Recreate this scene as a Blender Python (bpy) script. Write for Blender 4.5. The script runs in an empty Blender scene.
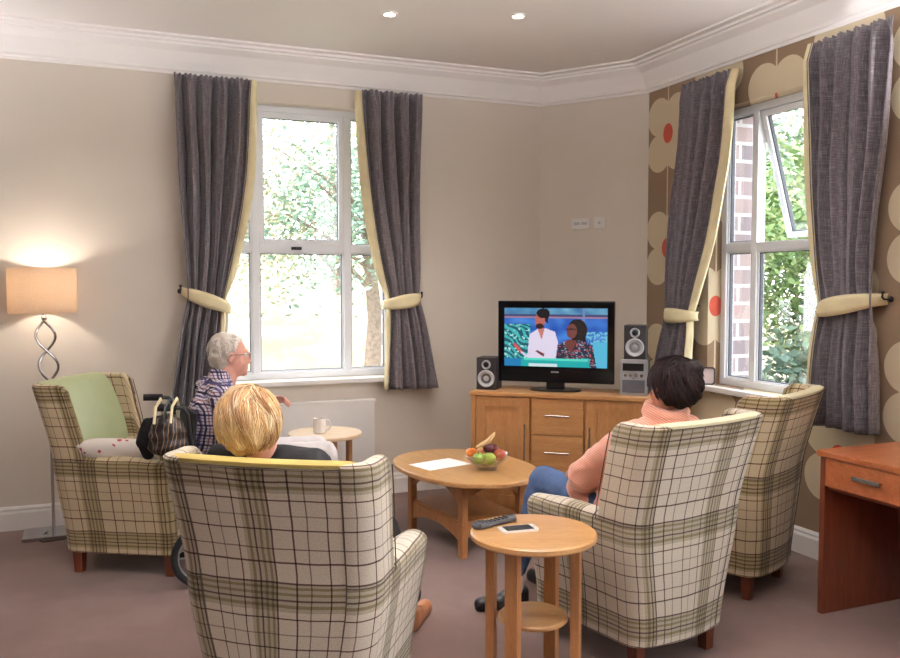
import bpy, bmesh, math, random
from mathutils import Vector, Matrix, noise
random.seed(7)
sc = bpy.context.scene
COL = sc.collection
PI = math.pi
def V(*a): return Vector(a)
def RZ(a): return Matrix.Rotation(a, 4, 'Z')
def lerp(a, b, t): return a + (b - a) * t
def sm(t): t = max(0, min(1, t)); return t * t * (3 - 2 * t)

# ------------------------------------------------------------------ materials
def s2l(c):
    return tuple(((x / 255) / 12.92 if x / 255 <= .04045 else ((x / 255 + .055) / 1.055) ** 2.4) for x in c)
def col(c): return (*s2l(c), 1)
class Mt:
    """small node-graph writer"""
    def __init__(s, name):
        s.m = bpy.data.materials.new(name); s.m.use_nodes = True
        s.t = s.m.node_tree; s.b = s.t.nodes['Principled BSDF']; s.out = s.t.nodes['Material Output']
    def n(s, k, **kw):
        nd = s.t.nodes.new(k)
        for a, v in kw.items(): setattr(nd, a, v)
        return nd
    def put(s, sock, v):
        if v is None: return
        if isinstance(v, bpy.types.NodeSocket): s.t.links.new(v, sock)
        else: sock.default_value = v
    def math(s, op, a, b=None, c=None):
        nd = s.n('ShaderNodeMath', operation=op); s.put(nd.inputs[0], a); s.put(nd.inputs[1], b)
        if c is not None: s.put(nd.inputs[2], c)
        return nd.outputs[0]
    def coord(s, which='Object'):
        return s.n('ShaderNodeTexCoord').outputs[which]
    def sep(s, v):
        nd = s.n('ShaderNodeSeparateXYZ'); s.put(nd.inputs[0], v); return nd.outputs
    def comb(s, x, y, z=0.0):
        nd = s.n('ShaderNodeCombineXYZ'); s.put(nd.inputs[0], x); s.put(nd.inputs[1], y); s.put(nd.inputs[2], z); return nd.outputs[0]
    def mapping(s, v, scale):
        nd = s.n('ShaderNodeMapping'); s.put(nd.inputs[0], v); nd.inputs['Scale'].default_value = scale; return nd.outputs[0]
    def noise(s, v, scale, detail=3, rough=.5):
        nd = s.n('ShaderNodeTexNoise'); s.put(nd.inputs['Vector'], v); nd.inputs['Scale'].default_value = scale
        nd.inputs['Detail'].default_value = detail; nd.inputs['Roughness'].default_value = rough; return nd.outputs['Fac']
    def ramp(s, f, stops, interp='LINEAR'):
        nd = s.n('ShaderNodeValToRGB'); s.put(nd.inputs[0], f); cr = nd.color_ramp; cr.interpolation = interp
        while len(cr.elements) > 1: cr.elements.remove(cr.elements[0])
        cr.elements[0].position = stops[0][0]; cr.elements[0].color = stops[0][1]
        for p, c in stops[1:]:
            e = cr.elements.new(p); e.color = c
        return nd.outputs[0]
    def mix(s, f, a, b, mode='MIX'):
        nd = s.n('ShaderNodeMix', data_type='RGBA', blend_type=mode); s.put(nd.inputs[0], f); s.put(nd.inputs[6], a); s.put(nd.inputs[7], b); return nd.outputs[2]
    def bump(s, h, strength=.3, dist=.01):
        nd = s.n('ShaderNodeBump'); s.put(nd.inputs['Height'], h); nd.inputs['Strength'].default_value = strength
        nd.inputs['Distance'].default_value = dist; s.t.links.new(nd.outputs[0], s.b.inputs['Normal'])
    def base(s, c): s.put(s.b.inputs['Base Color'], c); return s
    def set(s, rough=None, metal=None, spec=None, sheen=None, coat=None):
        if rough is not None: s.b.inputs['Roughness'].default_value = rough
        if metal is not None: s.b.inputs['Metallic'].default_value = metal
        if spec is not None: s.b.inputs['Specular IOR Level'].default_value = spec
        if sheen is not None: s.b.inputs['Sheen Weight'].default_value = sheen
        if coat is not None: s.b.inputs['Coat Weight'].default_value = coat
        return s
def plain(name, c, rough=.6, metal=0, spec=.5, var=.06, scale=8, bump=0):
    m = Mt(name); f = m.noise(m.coord(), scale, 3)
    lo = tuple(x * (1 - var) for x in s2l(c)) + (1,); hi = tuple(min(1, x * (1 + var)) for x in s2l(c)) + (1,)
    m.base(m.ramp(f, [(.3, lo), (.7, hi)])).set(rough, metal, spec)
    if bump: m.bump(m.noise(m.coord(), scale * 12, 2), bump, .002)
    return m.m
def wood(name, c1, c2, rough=.4, axis='x', scale=1.0, coat=.15):
    m = Mt(name); sc_ = {'x': (1.2, 14, 14), 'y': (14, 1.2, 14), 'z': (14, 14, 1.2)}[axis]
    v = m.mapping(m.coord(), tuple(a * scale for a in sc_))
    f = m.noise(v, 3.0, 6, .6)
    f2 = m.noise(m.mapping(m.coord(), tuple(a * scale * 5 for a in sc_)), 4.0, 3, .6)
    c = m.ramp(f, [(.3, col(c1)), (.7, col(c2))])
    c = m.mix(.25, c, m.ramp(f2, [(.35, col([x * .75 for x in c1])), (.6, col(c2))]))
    m.base(c).set(rough, coat=coat); m.bump(f2, .05, .001)
    return m.m
def plaid(name, base=(206, 196, 178), olive=(138, 126, 96), dark=(98, 78, 68), P=.36, rose=None):
    """woven check: stripes across u and v of the uv map, which is in metres"""
    m = Mt(name); uv = m.n('ShaderNodeUVMap').outputs[0]; x, y, _ = m.sep(uv)
    W = (1, 1, 1, 1); o = tuple(a / max(b, .01) for a, b in zip(s2l(olive), s2l(base))) + (1,)
    d = tuple(a / max(b, .01) for a, b in zip(s2l(dark), s2l(base))) + (1,)
    lo = tuple(lerp(1, a, .5) for a in o[:3]) + (1,)
    def stripes(f):
        seq = [(0, lo), (.03, o), (.055, lo), (.085, d), (.10, lo), (.13, o), (.155, lo), (.18, o), (.205, lo), (.225, d), (.24, W),
               (.40, d), (.415, W), (.52, tuple(lerp(1, a, .75) for a in d[:3]) + (1,)), (.532, W), (.68, d), (.695, W), (.80, tuple(lerp(1, a, .6) for a in d[:3]) + (1,)), (.812, W), (.93, d), (.943, W)]
        return m.ramp(f, seq, 'CONSTANT')
    wob = m.math('MULTIPLY', m.math('SUBTRACT', m.noise(uv, 6, 2), .5), .012)
    fx = m.math('FRACT', m.math('DIVIDE', m.math('ADD', m.math('ADD', x, wob), 10.0), P))
    fy = m.math('FRACT', m.math('DIVIDE', m.math('ADD', m.math('ADD', y, wob), 10.06), P * 1.05))
    c = m.mix(1.0, stripes(fx), stripes(fy), 'MULTIPLY')
    weave = m.noise(m.mapping(uv, (1, 1, 1)), 260, 2)
    bc = m.ramp(weave, [(.3, col([a * .9 for a in base])), (.7, col([min(255, a * 1.06) for a in base]))])
    m.base(m.mix(1.0, bc, c, 'MULTIPLY')).set(.9, spec=.2, sheen=.2)
    m.bump(weave, .25, .001)
    return m.m
def glass(name, refl=.06, tint=(1, 1, 1, 1)):
    m = Mt(name); m.t.nodes.remove(m.b)
    tr = m.n('ShaderNodeBsdfTransparent'); tr.inputs[0].default_value = tint
    gl = m.n('ShaderNodeBsdfGlossy'); gl.inputs['Roughness'].default_value = .02
    lw = m.n('ShaderNodeLayerWeight'); lw.inputs[0].default_value = .35
    f = m.math('MULTIPLY_ADD', lw.outputs['Fresnel'], refl * 2.0, refl * .3)
    mx = m.n('ShaderNodeMixShader'); m.put(mx.inputs[0], f); m.t.links.new(tr.outputs[0], mx.inputs[1]); m.t.links.new(gl.outputs[0], mx.inputs[2])
    m.t.links.new(mx.outputs[0], m.out.inputs[0]); return m.m
def emit(name, c, strength):
    m = Mt(name); m.base(c); m.b.inputs['Emission Color'].default_value = c; m.b.inputs['Emission Strength'].default_value = strength
    return m.m

M = {}
M['wall'] = plain('wall_paint', (222, 212, 199), .85, var=.02, scale=2, spec=.2, bump=.05)
M['ceil'] = plain('ceiling_paint', (243, 238, 234), .9, var=.015, scale=2, spec=.2)
M['trim'] = plain('white_gloss_paint', (232, 228, 224), .4, var=.015)
M['upvc'] = plain('white_window_plastic', (238, 240, 244), .35, var=.01)
M['seal'] = plain('window_seal', (70, 72, 80), .6)
M['dark'] = plain('black_plastic', (20, 20, 22), .35, var=.1)
M['black'] = plain('black_fabric', (24, 22, 26), .85, var=.2, scale=30)
M['chrome'] = plain('brushed_steel', (200, 200, 202), .25, metal=1)
M['oak'] = wood('oak_veneer', (178, 122, 72), (205, 152, 98), .4, 'z')
M['oakx'] = wood('oak_veneer_horizontal', (182, 127, 76), (207, 155, 101), .4, 'x')
M['beech'] = wood('beech_top', (190, 140, 86), (212, 164, 108), .3, 'x', .8, coat=.3)
M['beechleg'] = wood('beech_leg', (168, 112, 68), (194, 138, 88), .4, 'z')
M['pale'] = wood('pale_beech_top', (222, 190, 150), (236, 208, 172), .3, 'x', .8, coat=.3)
M['redleg'] = wood('red_brown_leg', (92, 44, 26), (126, 62, 36), .4, 'z')
M['mahog'] = wood('mahogany_veneer', (168, 92, 50), (204, 122, 74), .35, 'y', .7, coat=.4)
M['mahogd'] = wood('mahogany_panel', (112, 54, 34), (142, 72, 46), .4, 'z', .7)
M['plaid'] = plaid('check_wool')
M['plaidw'] = plaid('check_wool_warm', base=(204, 186, 152), olive=(128, 112, 72), dark=(104, 74, 52))
M['pipe'] = plain('dark_piping', (78, 66, 58), .7)
M['green'] = plain('sage_vinyl', (172, 180, 136), .5, var=.05, bump=.05)
M['mustard'] = plain('mustard_vinyl', (194, 172, 96), .5, var=.05)
M['cream'] = plain('cream_vinyl', (224, 214, 176), .5, var=.04)
M['lining'] = plain('cream_lining', (228, 214, 172), .8, var=.06, scale=12)
M['skin'] = plain('skin', (216, 158, 138), .55, var=.06, scale=14)
M['skin2'] = plain('skin_warm', (196, 132, 104), .55, var=.06, scale=14)
M['white'] = plain('white_ceramic', (238, 232, 228), .25, var=.02)
M['glass'] = glass('window_glass')
M['bowlglass'] = glass('bowl_glass', .16, (.93, .95, .95, 1))
M['silver'] = plain('silver_plastic', (168, 170, 174), .35, metal=.4)
M['cone'] = plain('speaker_cone', (190, 192, 196), .4, metal=.3)
M['tyre'] = plain('rubber', (22, 22, 24), .8)

# carpet
m = Mt('brown_carpet'); c = m.coord()
f1 = m.noise(c, 1.6, 4, .6); f2 = m.noise(c, 220, 2, .7)
cc = m.ramp(f1, [(.3, col((100, 72, 64))), (.5, col((118, 90, 82))), (.7, col((142, 116, 110)))])
m.base(m.mix(.35, cc, m.ramp(f2, [(.3, col((66, 50, 44))), (.7, col((150, 124, 112)))]))).set(.95, spec=.1, sheen=.3); m.bump(f2, .5, .004)
M['carpet'] = m.m
# wallpaper: big pale petals with red centres on taupe
m = Mt('flower_wallpaper'); x, y, z = m.sep(m.coord())
u = m.math('ADD', x, y)
PX, PZ = 1.0, .78
def flower(ox, oz):
    qx = m.math('MULTIPLY', m.math('SUBTRACT', m.math('FRACT', m.math('DIVIDE', m.math('ADD', u, 10 * PX - ox), PX)), .5), PX)
    qz = m.math('MULTIPLY', m.math('SUBTRACT', m.math('FRACT', m.math('DIVIDE', m.math('ADD', z, 10 * PZ - oz), PZ)), .5), PZ)
    ax = m.math('ABSOLUTE', qx); az = m.math('ABSOLUTE', qz)
    def dist(a, b, ra=1.0):
        return m.math('SQRT', m.math('ADD', m.math('POWER', m.math('SUBTRACT', ax, a), 2), m.math('POWER', m.math('MULTIPLY', m.math('SUBTRACT', az, b), ra), 2)))
    lobe = m.math('LESS_THAN', dist(.098, .125), .130)
    lobe = m.math('MAXIMUM', lobe, m.math('LESS_THAN', dist(0, 0), .12))
    red = m.math('LESS_THAN', dist(0, 0, .78), .052)
    stem = m.math('LESS_THAN', ax, .006)
    return lobe, red, stem
l1, r1, s1 = flower(-1.73, 2.145)
l2, r2, s2 = flower(-1.23, 1.755)
pale = m.math('MAXIMUM', m.math('MAXIMUM', l1, l2), m.math('MAXIMUM', s1, s2))
c = m.mix(pale, col((148, 124, 100)), col((212, 196, 166)))
c = m.mix(m.math('MAXIMUM', r1, r2), c, col((206, 92, 74)))
m.base(c).set(.8, spec=.2); M['paper'] = m.m
# slubby curtain weave
m = Mt('charcoal_slub_curtain'); c = m.coord('UV')
a = m.noise(m.mapping(c, (18, 220, 1)), 1, 4, .7); b = m.noise(m.mapping(c, (260, 14, 1)), 1, 4, .7)
t = m.math('MULTIPLY', m.math('ADD', a, b), .5)
m.base(m.ramp(t, [(.36, col((76, 70, 74))), (.5, col((108, 100, 104))), (.64, col((156, 148, 150)))])).set(.85, spec=.2, sheen=.3); m.bump(t, .2, .001)
M['curtain'] = m.m
# brick
m = Mt('brickwork'); x, y, z = m.sep(m.coord()); br = m.n('ShaderNodeTexBrick'); m.put(br.inputs['Vector'], m.comb(m.math('ADD', x, y), z))
br.inputs['Scale'].default_value = 1; br.inputs['Brick Width'].default_value = .22; br.inputs['Row Height'].default_value = .115
br.inputs['Mortar Size'].default_value = .012; br.inputs['Color1'].default_value = col((150, 132, 128)); br.inputs['Color2'].default_value = col((118, 108, 112)); br.inputs['Mortar'].default_value = col((176, 172, 172))
m.base(br.outputs[0]).set(.9); M['brick'] = m.m
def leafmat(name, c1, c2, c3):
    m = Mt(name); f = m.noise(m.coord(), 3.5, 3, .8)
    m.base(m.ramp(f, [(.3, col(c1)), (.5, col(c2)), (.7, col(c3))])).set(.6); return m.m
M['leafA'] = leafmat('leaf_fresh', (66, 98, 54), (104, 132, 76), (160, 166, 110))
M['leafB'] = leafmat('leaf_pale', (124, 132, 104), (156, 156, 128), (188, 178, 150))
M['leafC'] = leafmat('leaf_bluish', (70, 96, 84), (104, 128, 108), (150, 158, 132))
M['bark'] = plain('bark', (112, 98, 86), .9, var=.3, scale=20)
M['lawn'] = plain('pale_dry_grass', (136, 140, 112), .95, var=.2, scale=2)
# shirt check (object coordinates)
m = Mt('check_shirt'); x, y, z = m.sep(m.coord()); a = m.math('ADD', m.math('MULTIPLY', x, .9), m.math('MULTIPLY', y, .9))
W = (1, 1, 1, 1)
def st(v, P, seq): return m.ramp(m.math('FRACT', m.math('ADD', m.math('DIVIDE', v, P), 40.)), seq, 'CONSTANT')
s1 = st(a, .052, [(0, (.06, .05, .14, 1)), (.16, W), (.34, (.42, .16, .2, 1)), (.44, W), (.66, (.16, .12, .28, 1)), (.84, (.75, .7, .82, 1)), (.92, W)])
s2 = st(z, .052, [(0, (.10, .08, .22, 1)), (.18, W), (.42, (.35, .16, .22, 1)), (.5, W), (.72, (.5, .45, .62, 1)), (.82, W)])
m.base(m.mix(1.0, m.mix(1.0, s1, s2, 'MULTIPLY'), (.78, .74, .78, 1), 'MULTIPLY')).set(.85); M['shirt'] = m.m
# ribbed knit
m = Mt('pink_ribbed_knit'); x, y, z = m.sep(m.coord())
w = m.math('ADD', m.math('MULTIPLY', z, 1.0), m.math('MULTIPLY', x, .55)); w = m.math('SINE', m.math('MULTIPLY', w, 640.))
h = m.math('MULTIPLY_ADD', w, .5, .5)
m.base(m.ramp(h, [(0, col((214, 140, 116))), (1, col((236, 172, 148)))])).set(.9, sheen=.4); m.bump(h, .5, .003); M['knit'] = m.m
m = Mt('denim'); f = m.noise(m.coord(), 9, 4); f2 = m.noise(m.coord(), 300, 2)
m.base(m.mix(.3, m.ramp(f, [(.3, col((34, 54, 92))), (.7, col((62, 90, 136)))]), m.ramp(f2, [(.3, col((30, 44, 74))), (.7, col((110, 130, 160)))]))).set(.9); M['denim'] = m.m
M['trouser'] = plain('stone_trouser_cloth', (214, 206, 204), .9, var=.05)
M['blackcloth'] = plain('black_jersey', (22, 20, 24), .9, var=.2)
def hairmat(name, cs, rough=.45):
    m = Mt(name); f = m.noise(m.coord(), 28, 3, .7); f2 = m.noise(m.coord(), 7, 2)
    m.base(m.mix(.5, m.ramp(f, [(.3, col(cs[0])), (.5, col(cs[1])), (.7, col(cs[2]))]), m.ramp(f2, [(.35, col(cs[0])), (.65, col(cs[2]))]))).set(rough); return m.m
M['blond'] = hairmat('blonde_hair', [(176, 122, 66), (222, 178, 116), (246, 220, 172)])
M['brunette'] = hairmat('dark_hair', [(12, 8, 10), (22, 15, 17), (42, 29, 28)], .9)
M['grey'] = hairmat('grey_hair', [(176, 160, 142), (206, 194, 178), (232, 224, 214)], .6)

for nm, cs in (('blond1', (196, 152, 100)), ('blond2', (222, 186, 136)), ('blond3', (244, 222, 184)), ('blond4', (158, 112, 70)), ('dark1', (22, 15, 17)), ('dark2', (40, 28, 28)), ('dark3', (50, 34, 32)), ('grey1', (190, 176, 160)), ('grey2', (216, 206, 192)), ('grey3', (236, 230, 222))):
    M[nm] = plain(nm + '_strand', cs, .75 if nm[0] == 'd' else .45, var=.08, scale=30, spec=.15 if nm[0] == 'd' else .4)
# ------------------------------------------------------------------ mesh helpers
class MB:
    def __init__(s): s.bm = bmesh.new(); s.uv = s.bm.loops.layers.uv.new('UVMap')
    def box(s, cx, cy, cz, sx, sy, sz, rot=None, bevel=0):
        g = bmesh.ops.create_cube(s.bm, size=1); vs = g['verts']
        bmesh.ops.scale(s.bm, vec=(sx, sy, sz), verts=vs)
        if bevel:
            es = {e for v in vs for e in v.link_edges}
            r = bmesh.ops.bevel(s.bm, geom=list(es), offset=bevel, segments=2, affect='EDGES', profile=.6)
            vs = list({v for f in r['faces'] for v in f.verts} | {v for v in vs if v.is_valid})
        if rot is not None: bmesh.ops.transform(s.bm, matrix=rot.to_4x4(), verts=vs)
        bmesh.ops.translate(s.bm, vec=(cx, cy, cz), verts=vs); return s
    def b2(s, x0, x1, y0, y1, z0, z1, bevel=0):
        return s.box((x0 + x1) / 2, (y0 + y1) / 2, (z0 + z1) / 2, abs(x1 - x0), abs(y1 - y0), abs(z1 - z0), None, bevel)
    def grid(s, rows, closed=False, uvs=None, cap=False):
        vs = [[s.bm.verts.new(p) for p in r] for r in rows]; n = len(rows[0])
        for i in range(len(rows) - 1):
            for j in range(n if closed else n - 1):
                k = (j + 1) % n
                try: f = s.bm.faces.new((vs[i][j], vs[i][k], vs[i + 1][k], vs[i + 1][j]))
                except ValueError: continue
                if uvs:
                    for l, (a, b) in zip(f.loops, ((i, j), (i, k), (i + 1, k), (i + 1, j))): l[s.uv].uv = uvs[a][b]
        if cap:
            for r, q in ((vs[0], 0), (vs[-1], len(rows) - 1)):
                try:
                    f = s.bm.faces.new(r)
                    if uvs:
                        for l in f.loops: l[s.uv].uv = uvs[q][r.index(l.vert)]
                except ValueError: pass
        return s
    def lathe(s, prof, cx=0, cy=0, cz=0, n=32, sx=1, sy=1, power=None):
        rows = []
        for r, z in prof:
            row = []
            for k in range(n):
                a = 2 * PI * k / n; row.append((cx + r * sx * math.cos(a), cy + r * sy * math.sin(a), cz + z))
            rows.append(row)
        return s.grid(rows, True, None, True)
    def tube(s, pts, r, n=10, flat=1.0):
        pts = [Vector(p) for p in pts]; rows = []; up = None
        for i, p in enumerate(pts):
            d = (pts[min(i + 1, len(pts) - 1)] - pts[max(i - 1, 0)]).normalized()
            if up is None: up = d.orthogonal().normalized()
            up = (up - d * up.dot(d)).normalized(); sd = d.cross(up)
            rr = r[i] if isinstance(r, (list, tuple)) else r
            rows.append([p + (up * math.cos(2 * PI * k / n) + sd * math.sin(2 * PI * k / n) * flat) * rr for k in range(n)])
        return s.grid(rows, True, None, True)
    def sphere(s, c, r, seg=20, rings=12, rot=None):
        if not isinstance(r, (tuple, list)): r = (r, r, r)
        mt = Matrix.Translation(Vector(c)) @ (rot.to_4x4() if rot is not None else Matrix()) @ Matrix.Diagonal((*r, 1))
        bmesh.ops.create_uvsphere(s.bm, u_segments=seg, v_segments=rings, radius=1, matrix=mt); return s
    def prism(s, poly, z0, z1):
        a = [s.bm.verts.new((x, y, z0)) for x, y in poly]; b = [s.bm.verts.new((x, y, z1)) for x, y in poly]; n = len(poly)
        s.bm.faces.new(a[::-1]); s.bm.faces.new(b)
        for i in range(n): s.bm.faces.new((a[i], a[(i + 1) % n], b[(i + 1) % n], b[i]))
        return s
    def xform(s, mt): bmesh.ops.transform(s.bm, matrix=mt, verts=s.bm.verts[:]); return s
    def build(s, name, mat, parent=None, smooth=True, angle=35):
        bmesh.ops.recalc_face_normals(s.bm, faces=s.bm.faces[:])
        me = bpy.data.meshes.new(name); s.bm.to_mesh(me); s.bm.free()
        o = bpy.data.objects.new(name, me); COL.objects.link(o)
        if mat is not None: me.materials.append(M[mat] if isinstance(mat, str) else mat)
        if smooth:
            me.shade_smooth()
            md = me.attributes.get('sharp_edge') or me.attributes.new('sharp_edge', 'BOOLEAN', 'EDGE')
            b = bmesh.new(); b.from_mesh(me)
            for e in b.edges:
                if len(e.link_faces) == 2: e.smooth = e.calc_face_angle(0) < math.radians(angle)
            b.to_mesh(me); b.free()
        if parent is not None: o.parent = parent
        return o
def tag(o, label=None, cat=None, group=None, kind=None):
    if label: o['label'] = label
    if cat: o['category'] = cat
    if group: o['group'] = group
    if kind: o['kind'] = kind
    return o
def empty(name, loc=(0, 0, 0), rz=0.0, **k):
    o = bpy.data.objects.new(name, None); COL.objects.link(o); o.empty_display_size = .1
    o.location = loc; o.rotation_euler = (0, 0, rz); tag(o, **k); return o
def struct(o): o['kind'] = 'structure'; return o

def blob(name, prims, mat, parent=None, voxel=.008, smooth=6, origin=(0, 0, 0), wrinkle=0, wscale=9):
    """tapered limbs and ellipsoids fused into ONE continuous skin"""
    mb = MB()
    for p in prims:
        if p[0] == 'c':          # tapered limb p0 r0 p1 r1
            _, a, ra, b, rb = p; a = Vector(a); b = Vector(b); n = 7
            mb.tube([a.lerp(b, i / n) for i in range(n + 1)], [lerp(ra, rb, i / n) for i in range(n + 1)], 16)
            mb.sphere(a, ra, 16, 10); mb.sphere(b, rb, 16, 10)
        else:
            _, c, r, rot = p; mb.sphere(c, r, 24, 16, rot)
    bmesh.ops.recalc_face_normals(mb.bm, faces=mb.bm.faces[:])
    me = bpy.data.meshes.new(name); mb.bm.to_mesh(me); mb.bm.free()
    o = bpy.data.objects.new(name, me); COL.objects.link(o)
    md = o.modifiers.new('r', 'REMESH'); md.mode = 'VOXEL'; md.voxel_size = voxel; md.use_smooth_shade = True
    md = o.modifiers.new('s', 'SMOOTH'); md.factor = .5; md.iterations = smooth
    dg = bpy.context.evaluated_depsgraph_get(); me2 = bpy.data.meshes.new_from_object(o.evaluated_get(dg))
    o.modifiers.clear(); o.data = me2; me2.name = name; me2.materials.clear(); me2.materials.append(M[mat])
    me2.shade_smooth()
    if wrinkle:
        ns = [v.normal.copy() for v in me2.vertices]
        for v, nn in zip(me2.vertices, ns):
            q = v.co * wscale; q.z *= 1.6
            v.co += nn * wrinkle * (noise.noise(q) + .6 * noise.noise(q * 2.3))
    off = Vector(origin)
    for v in me2.vertices: v.co -= off
    if parent is not None: o.parent = parent
    return o

# ------------------------------------------------------------------ setting
A = math.radians(22.5)
LO = V(-.363, 6.098, 0); RO = V(1.959, 4.728, 0); DO = V(.690, 6.534, 0)
DA = math.atan2(-.465, .711)
ML = Matrix.Translation(LO) @ RZ(A); MR = Matrix.Translation(RO) @ RZ(A - PI / 2); MD = Matrix.Translation(DO) @ RZ(DA)
CZ = 3.05
def wall(name, mt, s0, s1, holes, mat, Ta=0, T=.12):
    mb = MB(); x = s0
    for (a, b, z0, z1) in holes:
        mb.b2(x, a, Ta, T, 0, CZ + .2); mb.b2(a, b, Ta, T, 0, z0); mb.b2(a, b, Ta, T, z1, CZ + .2); x = b
    mb.b2(x, s1, Ta, T, 0, CZ + .2)
    o = mb.build(name, mat, smooth=False); o.matrix_world = mt; return struct(o)
HL = (-1.34, -.02, .85, 2.72); HR = (-.79, .33, .86, 2.60); HR2 = (1.9, 4.3, .86, 2.60)
wall('wall_left', ML, -4.6, 1.14, [HL], 'wall')
wall('wall_corner', MD, -.02, .87, [], 'wall')
wall('wall_right', MR, -1.46, 5.4, [HR, HR2], 'paper')
wall('wall_exterior', ML, -4.9, 1.2, [HL], 'brick', .12, .36)
wall('wall_exterior', MD, -.1, .95, [], 'brick', .12, .36)
wall('wall_exterior', MR, -1.6, 5.4, [HR, HR2], 'brick', .12, .36)
mb = MB(); mb.b2(-5.2, 4.3, -1.3, -1.2, 0, CZ + .1); struct(mb.build('wall_back', plain('low_bounce_brown', (92, 76, 66), .8), smooth=False))  # unseen wall, kept dark to cut light bounced onto the chair backs
mb = MB(); mb.b2(-4.75, -4.62, -1.3, 4.6, 0, CZ + .1); struct(mb.build('wall_side', 'wall', smooth=False))
fl = MB(); fl.b2(-5, 5, -1.3, 6.9, -.1, 0); struct(fl.build('floor', 'carpet', smooth=False))
poly = [(-6, -1.2), (5, -1.2), (5, .2)]
def P2(mt, s, d=0, z=0): return mt @ V(s, d, z)
cl = MB()
cp = [P2(ML, -4.6, .3), P2(ML, 1.14, .3), P2(MD, .87, .3), P2(MR, 5.4, .3), P2(MR, 6.4, .3), V(-5.0, -1.4, 0)]
cl.prism([(p.x, p.y) for p in cp][::-1], CZ, CZ + .12)
struct(cl.build('ceiling', 'ceil', smooth=False))
# coving: moulded profile (d towards the room is negative)
prof = [(0, -.20), (-.012, -.20), (-.014, -.185), (-.03, -.18), (-.032, -.165), (-.05, -.13), (-.085, -.075), (-.13, -.045), (-.135, -.032), (-.155, -.03), (-.158, -.015), (-.20, -.012), (-.202, 0), (0, 0)]
def run(name, mt, s0, s1, prof, z, mat, k0=0, k1=0):
    mb = MB(); rows = [[(s0 - k0 * d, d, z + h) for d, h in prof], [(s1 + k1 * d, d, z + h) for d, h in prof]]
    mb.grid(rows, True, None, True); o = mb.build(name, mat, smooth=False); o.matrix_world = mt; return struct(o)
t1 = math.tan((A - DA) / 2); t2 = math.tan((DA - (A - PI / 2)) / 2)
run('trim_1', ML, -4.6, 1.14, prof, CZ, 'ceil', 0, t1)
run('trim_2', MD, 0, .85, prof, CZ, 'ceil', t1, t2)
run('trim_3', MR, -1.46, 5.4, prof, CZ, 'ceil', t2, 0)
sk = [(0, 0), (-.018, 0), (-.018, .105), (-.012, .12), (-.014, .13), (-.006, .145), (0, .145)]
run('baseboard_left', ML, -4.6, 1.14, sk, 0, 'trim', 0, t1)
run('baseboard_corner', MD, 0, .85, sk, 0, 'trim', t1, t2)
run('baseboard_right', MR, -1.46, 5.4, sk, 0, 'trim', t2, 0)

# ------------------------------------------------------------------ windows
def bars(mb, a, b, z0, z1, w, y0, y1):
    mb.b2(a, a + w, y0, y1, z0, z1, .004); mb.b2(b - w, b, y0, y1, z0, z1, .004)
    mb.b2(a + w, b - w, y0, y1, z0, z0 + w, .004); mb.b2(a + w, b - w, y0, y1, z1 - w, z1, .004)
def window(name, mt, hole, mulls, zt, label, open_light=None, handle=None):
    a, b, z0, z1 = hole; e = empty(name); e.matrix_world = mt; struct(e)
    y0, y1 = .10, .165
    mb = MB(); bars(mb, a, b, z0 + .0, z1, .045, y0, y1)
    for s in mulls: mb.b2(s - .024, s + .024, y0, y1, z0 + .045, z1 - .045, .004)
    xs = [a + .045] + [q for s in mulls for q in (s - .024, s + .024)] + [b - .045]
    cells = [(xs[i], xs[i + 1]) for i in range(0, len(xs), 2)]
    for (x0, x1) in cells: mb.b2(x0, x1, y0, y1, zt - .026, zt + .026, .004)
    mb.build('window_frame', 'upvc', e, smooth=False)
    for i, (x0, x1) in enumerate(cells):
        for j, (q0, q1) in enumerate(((z0 + .045, zt - .026), (zt + .026, z1 - .045))):
            is_open = open_light == (i, j); has_sash = (i, j) == (1, 1); w = .036 if has_sash else .010
            sash = MB(); bars(sash, x0, x1, q0, q1, w, -.02 if has_sash else -.012, .03)
            so = sash.build('window_sash' if has_sash else 'glazing_bead', 'upvc', e, smooth=False)
            ms = MB(); bars(ms, x0 + w, x1 - w, q0 + w, q1 - w, .005, -.004, .024); mo = ms.build('seal', 'seal', so, smooth=False)
            g = MB(); g.b2(x0 + w + .004, x1 - w - .004, .006, .012, q0 + w + .004, q1 - w - .004); go = g.build('pane', 'glass', so, smooth=False)
            if is_open:
                piv = V(0, .13, q1)
                so.matrix_local = Matrix.Translation(piv) @ Matrix.Rotation(math.radians(17), 4, 'X') @ Matrix.Translation(V(0, 0, -q1))
            else: so.location = (0, .125, 0)
    sb = MB(); sb.b2(a - .09, b + .09, -.055, .10, z0 - .035, z0, .008); sb.build('window_sill', 'trim', e, smooth=False)
    if handle:
        h = MB(); h.b2(handle - .035, handle + .035, y0 - .02, y0, zt - .01, zt + .012, .003); h.b2(handle - .005, handle + .03, y0 - .032, y0 - .018, zt - .004, zt + .008, .003)
        tag(h.build('handle', 'dark', e, smooth=False), 'dark window catch')
    return e
window('window_1', ML, HL, (-1.0, -.355), 1.752, '', None, -.72)
window('window_2', MR, HR, (-.50, .12), 1.735, '', (1, 1))
window('window_3', MR, HR2, (2.7, 3.5), 1.735, '')

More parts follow.
